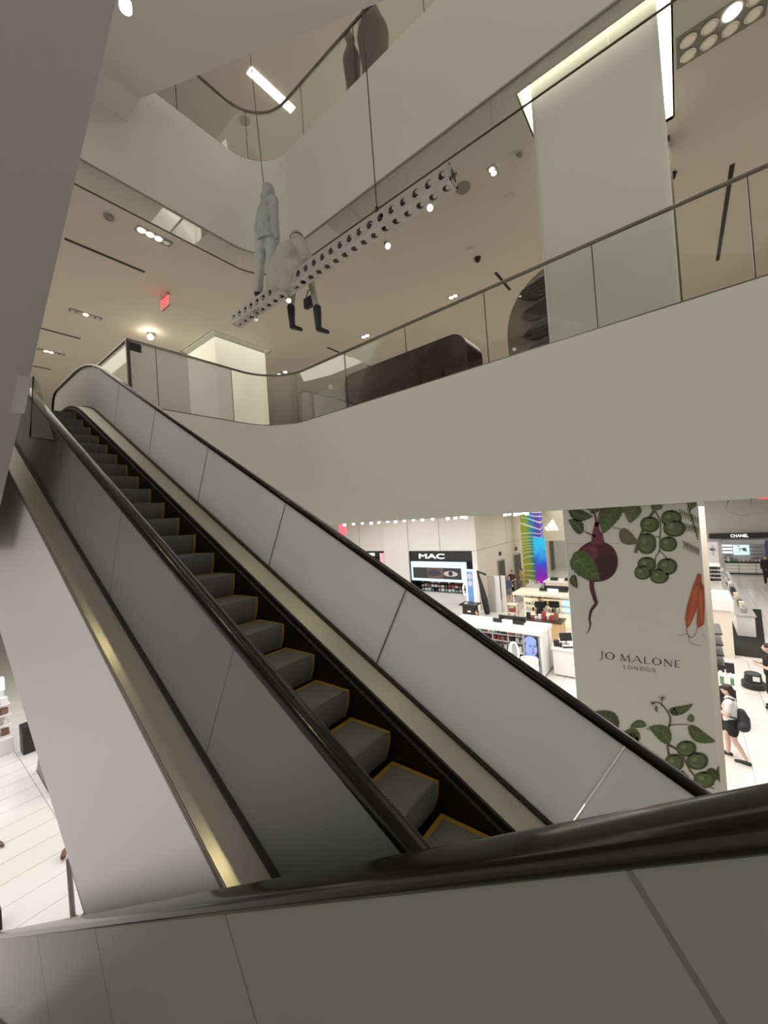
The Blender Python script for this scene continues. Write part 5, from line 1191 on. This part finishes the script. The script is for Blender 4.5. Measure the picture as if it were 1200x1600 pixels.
def stroke(mb, pts, w0, w1, lay, n=6):
    P_ = []                                              # Catmull-Rom
    for i in range(len(pts)-1):
        p0, p1, p2, p3 = pts[max(i-1, 0)], pts[i], pts[i+1], pts[min(i+2, len(pts)-1)]
        for k in range(n):
            t = k/n; P_.append(tuple(.5*((2*b1)+(-a1+c1)*t+(2*a1-5*b1+4*c1-d1)*t*t+(-a1+3*b1-3*c1+d1)*t**3) for a1, b1, c1, d1 in zip(p0, p1, p2, p3)))
    P_.append(pts[-1]); Lf, Rt = [], []
    for i, p in enumerate(P_):
        a, b = P_[max(i-1, 0)], P_[min(i+1, len(P_)-1)]; dx, dy = b[0]-a[0], b[1]-a[1]; l = math.hypot(dx, dy) or 1; w = (w0+(w1-w0)*i/(len(P_)-1))/2
        Lf.append((p[0]-dy/l*w, p[1]+dx/l*w)); Rt.append((p[0]+dy/l*w, p[1]-dx/l*w))
    for i in range(len(P_)-1): flat(mb, [Lf[i], Lf[i+1], Rt[i+1], Rt[i]], lay)
    return mb
LEAF = [rgb('leaf_green', (.075, .115, .03), .6, noise=(16, .5)), rgb('leaf_mid', (.11, .15, .05), .6, noise=(16, .45)), rgb('leaf_dark', (.05, .065, .035), .6, noise=(16, .5)), rgb('leaf_olive', (.13, .12, .05), .6, noise=(16, .4))]
VEIN = rgb('leaf_vein', (.22, .26, .12), .6)
def leaf(b, t, w, k=0, lay=2, ser=7, bend=.12):
    mb = MB(); bx, by = b; tx, ty = t; dx, dy = tx-bx, ty-by; L_ = math.hypot(dx, dy); ux, uy = dx/L_, dy/L_; nx, ny = -uy, ux
    def P_(s, v): c_ = bend*L_*math.sin(PI*s); return (bx+dx*s+nx*(v+c_), by+dy*s+ny*(v+c_))
    N = ser*4; up, dn = [], []
    for i in range(N+1):
        s = i/N; hw = w/2*(math.sin(PI*min(1, s*1.02)**.75))**.8 if 0 < s < 1 else 0
        j = 1-.13*((i % 4)/4) if ser else 1
        up.append(P_(s, hw*j)); dn.append(P_(s, -hw*j))
    for i in range(N): flat(mb, [up[i], up[i+1], P_((i+1)/N, 0), P_(i/N, 0)], lay); flat(mb, [P_(i/N, 0), P_((i+1)/N, 0), dn[i+1], dn[i]], lay)
    o = obj('leaf_print', mb, LEAF[k], root)
    v = MB(); stroke(v, [P_(0, 0), P_(.5, 0), P_(.97, 0)], max(2.2, w*.035), 1, lay+.5)
    for s in (.2, .38, .56, .72):
        for sg in (-1, 1): stroke(v, [P_(s, 0), P_(min(1, s+.13), sg*w*.28*math.sin(PI*s)), P_(min(1, s+.19), sg*w*.40*math.sin(PI*s))], max(1.6, w*.018), .6, lay+.5, 3)
    obj('vein', v, VEIN, o); return o
def ell(cx, cy, rx, ry, rot=0, n=40, sq=1.0):
    c_, s_ = math.cos(rot), math.sin(rot); out = []
    for k in range(n):
        a = 2*PI*k/n; x, y = rx*math.copysign(abs(math.cos(a))**sq, math.cos(a)), ry*math.copysign(abs(math.sin(a))**sq, math.sin(a)); out.append((cx+x*c_-y*s_, cy+x*s_+y*c_))
    return out
TOMS = [rgb('tomato_deep', (.055, .075, .028), .6, noise=(9, .25)), rgb('tomato_green', (.105, .135, .05), .6, noise=(9, .25)), rgb('tomato_light', (.20, .235, .11), .6, noise=(9, .2))]
def tomato(cx, cy, rx, ry, rot=0, lay=4, calyx=True):
    o = obj('tomato_print', flat(MB(), ell(cx, cy, rx, ry, rot, sq=.92), lay), TOMS[0], root)
    obj('tone', flat(flat(MB(), ell(cx-rx*.08, cy-ry*.04, rx*.80, ry*.78, rot), lay+.3), ell(cx+rx*.02, cy+ry*.45, rx*.55, ry*.32, rot), lay+.35), TOMS[1], o)
    m_ = MB(); flat(m_, ell(cx-rx*.3, cy-ry*.2, rx*.26, ry*.24, rot), lay+.6); stroke(m_, [(cx-rx*.55, cy+ry*.3), (cx-rx*.2, cy+ry*.6), (cx+rx*.3, cy+ry*.62)], ry*.1, ry*.05, lay+.6); obj('highlight', m_, TOMS[2], o)
    if calyx:
        m_ = MB()
        for k in range(6):
            a = rot+PI*(1.0+k/5.0)+.15; stroke(m_, [(cx, cy-ry*.80), (cx+math.cos(a)*rx*.35, cy-ry*.80+math.sin(a)*ry*.18+2), (cx+math.cos(a)*rx*.62, cy-ry*.72+abs(math.cos(a))*ry*.2)], 7, 1, lay+.9, 3)
        obj('calyx', m_, LEAF[0], o)
# beetroot
BEET = rgb('beet_maroon', (.085, .014, .028), .55, noise=(5, .35)); BEET2 = rgb('beet_light', (.15, .035, .06), .6, noise=(7, .3)); BEET3 = rgb('beet_deep', (.045, .010, .020), .6)
mb = flat(MB(), ell(232, 375, 106, 102, 0, sq=.95), 4); mb = stroke(mb, [(212, 455), (207, 500), (222, 560), (228, 585), (205, 620), (196, 660), (200, 690), (192, 720), (178, 738)], 26, 2, 4.1)
bt = obj('beet_print', mb, BEET, root)
obj('tone', flat(MB(), ell(275, 400, 56, 66, .3), 4.3), BEET3, bt); obj('highlight', flat(MB(), ell(195, 335, 46, 38, -.5), 4.4), BEET2, bt)
m_ = MB(); flat(m_, [(205, 290), (272, 290), (262, 240), (246, 215), (240, 180), (222, 180), (212, 225), (206, 255)], 4.6)
stroke(m_, [(232, 200), (225, 150), (205, 120), (150, 105), (110, 112)], 12, 6, 4.6); stroke(m_, [(225, 250), (190, 235), (165, 222)], 8, 4, 4.6); stroke(m_, [(240, 190), (244, 150), (250, 110)], 10, 6, 4.6)
obj('stalk_print', m_, BEET2, root)
leaf((90, 112), (215, 150), 66, 2, 4.8); leaf((160, 235), (88, 165), 62, 2, 4.8); leaf((225, 135), (210, 100), 50, 2, 4.7)
leaf((350, 90), (262, 240), 106, 0, 5, 8); leaf((440, 92), (395, 185), 86, 1, 5, 7); leaf((345, 100), (430, 95), 60, 1, 4.9); leaf((120, 330), (250, 470), 118, 0, 6.5, 8, .05); leaf((150, 360), (108, 420), 60, 0, 6.4); leaf((115, 440), (135, 510), 40, 2, 6)
leaf((350, 215), (442, 285), 70, 3, 5); m_ = stroke(MB(), [(310, 205), (350, 212)], 4, 3, 5); obj('stem_print', m_, LEAF[3], root)
# tomato truss
m_ = stroke(MB(), [(540, 95), (500, 150), (455, 240), (425, 332)], 16, 18, 3.5); stroke(m_, [(520, 115), (550, 180), (548, 260), (545, 320), (525, 360), (530, 420)], 8, 5, 3.6); stroke(m_, [(548, 250), (500, 260)], 5, 4, 3.6); stroke(m_, [(545, 320), (590, 365)], 5, 4, 3.6)
obj('stem_print', m_, LEAF[3], root)
leaf((510, 75), (560, 110), 60, 1, 5)
for args in ((497, 190, 48, 40), (605, 160, 52, 42), (620, 210, 56, 42), (482, 285, 48, 54), (590, 288, 44, 38), (585, 400, 50, 42), (482, 390, 46, 38), (462, 430, 42, 36), (545, 448, 48, 38)): tomato(*args)
# fern-like carrot tops at the right
m_ = MB()
for bx, by, tx, ty in ((650, 130, 735, 170), (660, 200, 738, 215), (670, 290, 740, 325), (690, 100, 735, 250), (700, 105, 728, 80)):
    stroke(m_, [(bx, by), ((bx+tx)/2, (by+ty)/2-6), (tx, ty)], 4, 3, 3)
    for k in range(9):
        s = k/8; x, y = bx+(tx-bx)*s, by+(ty-by)*s
        for sg in (-1, 1): stroke(m_, [(x, y), (x-4+6*s, y+sg*12), (x-10+10*s, y+sg*20)], 6, 3, 3.1, 2)
obj('frond_print', m_, rgb('frond_green', (.16, .18, .11), .6, noise=(14, .3)), root)
leaf((715, 65), (700, 115), 40, 1, 4)
# carrots
CAR = rgb('carrot_orange', (.42, .085, .03), .55, noise=(9, .25)); CAR2 = rgb('carrot_light', (.55, .16, .08), .6)
for pts, nm in (([(755, 440), (738, 432), (712, 500), (685, 590), (672, 660), (682, 715), (700, 690), (735, 610), (757, 520)], 0), ([(756, 480), (748, 560), (735, 620), (730, 680), (736, 710), (768, 690), (772, 600), (768, 500)], 1)):
    o = obj('carrot_print', flat(MB(), pts, 4+nm*.4), CAR, root)
    m_ = MB(); cx_ = sum(p[0] for p in pts)/len(pts)
    for k in range(3): stroke(m_, [(pts[0][0]-18+nm*14, 470+k*8), (cx_-6+k*6, 570+k*10), (pts[5][0]+4+k*4-nm*14, 690)], 5, 2, 4.2+nm*.4)
    obj('highlight', m_, CAR2, o)
m_ = stroke(MB(), [(682, 712), (684, 735), (706, 756), (725, 738), (733, 706)], 5, 3, 4); stroke(m_, [(684, 735), (650, 745), (628, 738)], 3, 1.5, 4); stroke(m_, [(690, 745), (700, 780), (740, 795), (760, 790)], 3, 1.5, 4); stroke(m_, [(760, 742), (772, 752), (765, 775)], 3, 1, 4)
obj('root_print', m_, rgb('root_grey', (.26, .22, .18), .6), root)
# lower tomato plant
m_ = stroke(MB(), [(612, 1425), (590, 1330), (585, 1240), (600, 1160), (570, 1105), (540, 1080), (510, 1085)], 14, 4, 3); stroke(m_, [(590, 1195), (630, 1190), (690, 1190)], 6, 4, 3); stroke(m_, [(590, 1290), (650, 1330), (700, 1420), (760, 1490), (770, 1530)], 12, 8, 3); stroke(m_, [(585, 1240), (480, 1210)], 5, 4, 3); stroke(m_, [(555, 1100), (558, 1060)], 4, 3, 3); stroke(m_, [(760, 1495), (820, 1510)], 6, 4, 3)
obj('stem_print', m_, LEAF[3], root)
m_ = MB()
for cx_, cy_ in ((512, 1083), (560, 1058)):
    for k in range(6): a = k*PI/3+.3; stroke(m_, [(cx_, cy_), (cx_+13*math.cos(a), cy_+11*math.sin(a)), (cx_+20*math.cos(a+.2), cy_+18*math.sin(a+.2))], 7, 2, 4, 2)
obj('blossom_print', m_, rgb('blossom_tan', (.38, .32, .16), .6), root)
for b_, t_, w_, k_ in (((590, 1120), (715, 1085), 46, 0), ((610, 1110), (640, 1145), 36, 1), ((530, 1095), (535, 1130), 16, 1), ((690, 1195), (828, 1275), 66, 0), ((720, 1160), (682, 1165), 44, 1), ((600, 1280), (490, 1200), 80, 0), ((480, 1190), (395, 1205), 42, 0), ((450, 1260), (355, 1232), 60, 0), ((400, 1300), (540, 1370), 110, 1), ((440, 1280), (360, 1240), 50, 2), ((335, 1225), (215, 1125), 92, 2), ((780, 1420), (852, 1455), 70, 2), ((655, 1455), (630, 1430), 60, 2), ((690, 1490), (740, 1525), 70, 2), ((850, 1385), (856, 1490), 24, 2)): leaf(b_, t_, w_, k_, 4)
for args in ((680, 1310, 50, 40), (735, 1372, 54, 44), (620, 1380, 48, 44), (770, 1465, 54, 42), (655, 1460, 36, 30)): tomato(*args, lay=5)
# lettering: capitals drawn stroke by stroke
def caps(txt, x0, y0, x1, y1, cap, gap, m, nm, lay=5):
    """letters along the line (x0,y0)-(x1,y1) in column-picture units; cap = height"""
    W = {'J': .42, 'O': 1.0, ' ': .12, 'M': 1.12, 'A': .98, 'L': .66, 'N': .95, 'E': .66, 'D': .92}
    tot = sum(W[c] for c in txt)+gap*(len(txt)-1); L_ = math.hypot(x1-x0, y1-y0); u = L_/tot; sx, sy = (x1-x0)/L_, (y1-y0)/L_
    mb = MB(); cur = 0; tk, tn = cap*.135, cap*.06
    for c in txt:
        w = W[c]*u
        def p(a, b): d = cur*u+a*w; return (x0+sx*d, y0+sy*d-b*cap)
        def ln(a, b, t): stroke(mb, [p(*a), p(*b)], t, t, lay, 1)
        if c == 'J': stroke(mb, [p(.75, 1), p(.75, .15), p(.55, -.12), p(.1, -.18)], tk, tn, lay); ln((.4, .985), (1.1, .985), tn)
        elif c == 'O' or c == 'D':
            for k in range(32):
                a0_, a1_ = 2*PI*k/32, 2*PI*(k+1)/32
                def e_(a, f): return p(.5+(.5-f*.09*abs(math.cos(a))-f*.02)*math.cos(a), .5+(.52-f*.055)*math.sin(a))
                if c == 'D' and math.cos((a0_+a1_)/2) < -.35: continue
                flat(mb, [e_(a0_, 0), e_(a1_, 0), e_(a1_, 1.3), e_(a0_, 1.3)], lay)
            if c == 'D': ln((.16, 0), (.16, 1), tk); ln((.0, .98), (.4, .98), tn); ln((.0, .02), (.4, .02), tn)
        elif c == 'M': ln((.1, 0), (.16, 1), tn); ln((.14, 1), (.5, .02), tk); ln((.5, .02), (.86, 1), tn); ln((.84, 1), (.9, 0), tk)
        elif c == 'A': ln((.04, 0), (.48, 1), tn); ln((.46, 1), (.95, 0), tk); ln((.22, .34), (.78, .34), tn)
        elif c == 'L': ln((.16, 0), (.16, 1), tk); ln((.1, .03), (.95, .03), tn); ln((.93, .02), (.97, .2), tn)
        elif c == 'N': ln((.12, 0), (.12, 1), tn); ln((.1, 1), (.88, .02), tk); ln((.88, 0), (.88, 1), tn)
        elif c == 'E': ln((.16, 0), (.16, 1), tk); ln((.1, .97), (.9, .97), tn); ln((.16, .52), (.75, .52), tn); ln((.1, .03), (.95, .03), tn)
        if c in 'MALNE':
            for fx in {'M': (.1, .9), 'A': (.04, .95), 'L': (.16,), 'N': (.12,), 'E': (.16,)}[c]: ln((fx-.1, .01), (fx+.1, .01), tn*.8)
        cur += W[c]+gap
    return obj(nm, mb, m, root)
INK = rgb('print_ink', (.012, .012, .014), .5)
caps('JO MALONE', 244, 858, 652, 906, 34, .22, INK, 'lettering')
caps('LONDON', 366, 911, 528, 930, 20, .42, INK, 'lettering')


# ================================================================== LIGHT
def area(name, loc, sx, sy, power, col, rot=(0, 0, 0)):
    l = bpy.data.lights.new(name, 'AREA'); l.shape = 'RECTANGLE'; l.size = sx; l.size_y = sy; l.energy = power; l.color = col
    o = bpy.data.objects.new(name, l); COL.objects.link(o); o.location = loc; o.rotation_euler = rot; o.visible_camera = False; return o
area('shop_light_left', (-12, 13, C1-.15), 16, 12, 1150, (1, .97, .93))
area('shop_fill_mid', (-1.5, 9.2, C1-.12), 6, 4, 330, (1, .97, .95))  # unseen fill added to brighten the frosted balustrade from behind
area('shop_fill_back', (-4, 30, C1-.15), 9, 12, 520, (1, .95, .86))  # unseen fill added to brighten the door wall
area('shop_light_right', (1.5, 19, C1-.15), 8, 18, 850, (1, .97, .93))
area('shop_light_near', (-14, 0, C1-.15), 9, 8, 480, (.95, .97, 1))
area('second_light', (-2, 12, C2-.1), 16, 8, 520, (1, .91, .79))
area('second_light_left', (-15, 5, C2-.1), 10, 10, 480, (1, .92, .80))
area('third_light', (-6, 10, C3-.1), 14, 6, 420, (1, .91, .79))
w = bpy.data.worlds.new('world'); SC.world = w; w.use_nodes = True
bg = w.node_tree.nodes['Background']; bg.inputs['Color'].default_value = (1, .955, .90, 1); bg.inputs['Strength'].default_value = 1.0

# ------------------------------------------------------------------ camera
cd = bpy.data.cameras.new('camera'); cam = bpy.data.objects.new('camera', cd); COL.objects.link(cam)
cd.sensor_fit = 'HORIZONTAL'; cd.sensor_width = 36; cd.lens = F_PX/1200*36; cd.clip_start = .02; cd.clip_end = 200
cam.matrix_world = Matrix(((_r[0], _u[0], -_f[0], 0), (_r[1], _u[1], -_f[1], 0), (_r[2], _u[2], -_f[2], 0), (0, 0, 0, 1)))
SC.camera = cam
for o in list(SC.objects):
    if o.parent is None: o.location.z += EYE
SC.view_settings.view_transform = 'Standard'; SC.view_settings.look = 'None'; SC.view_settings.gamma = 1; SC.view_settings.use_curve_mapping = False
SC.view_settings.exposure = 0.0
SC.cycles.max_bounces = 8; SC.cycles.transparent_max_bounces = 16; SC.cycles.diffuse_bounces = 4; SC.cycles.caustics_reflective = False; SC.cycles.caustics_refractive = False
SC.cycles.use_denoising = True
SC.cycles.sample_clamp_indirect = 6
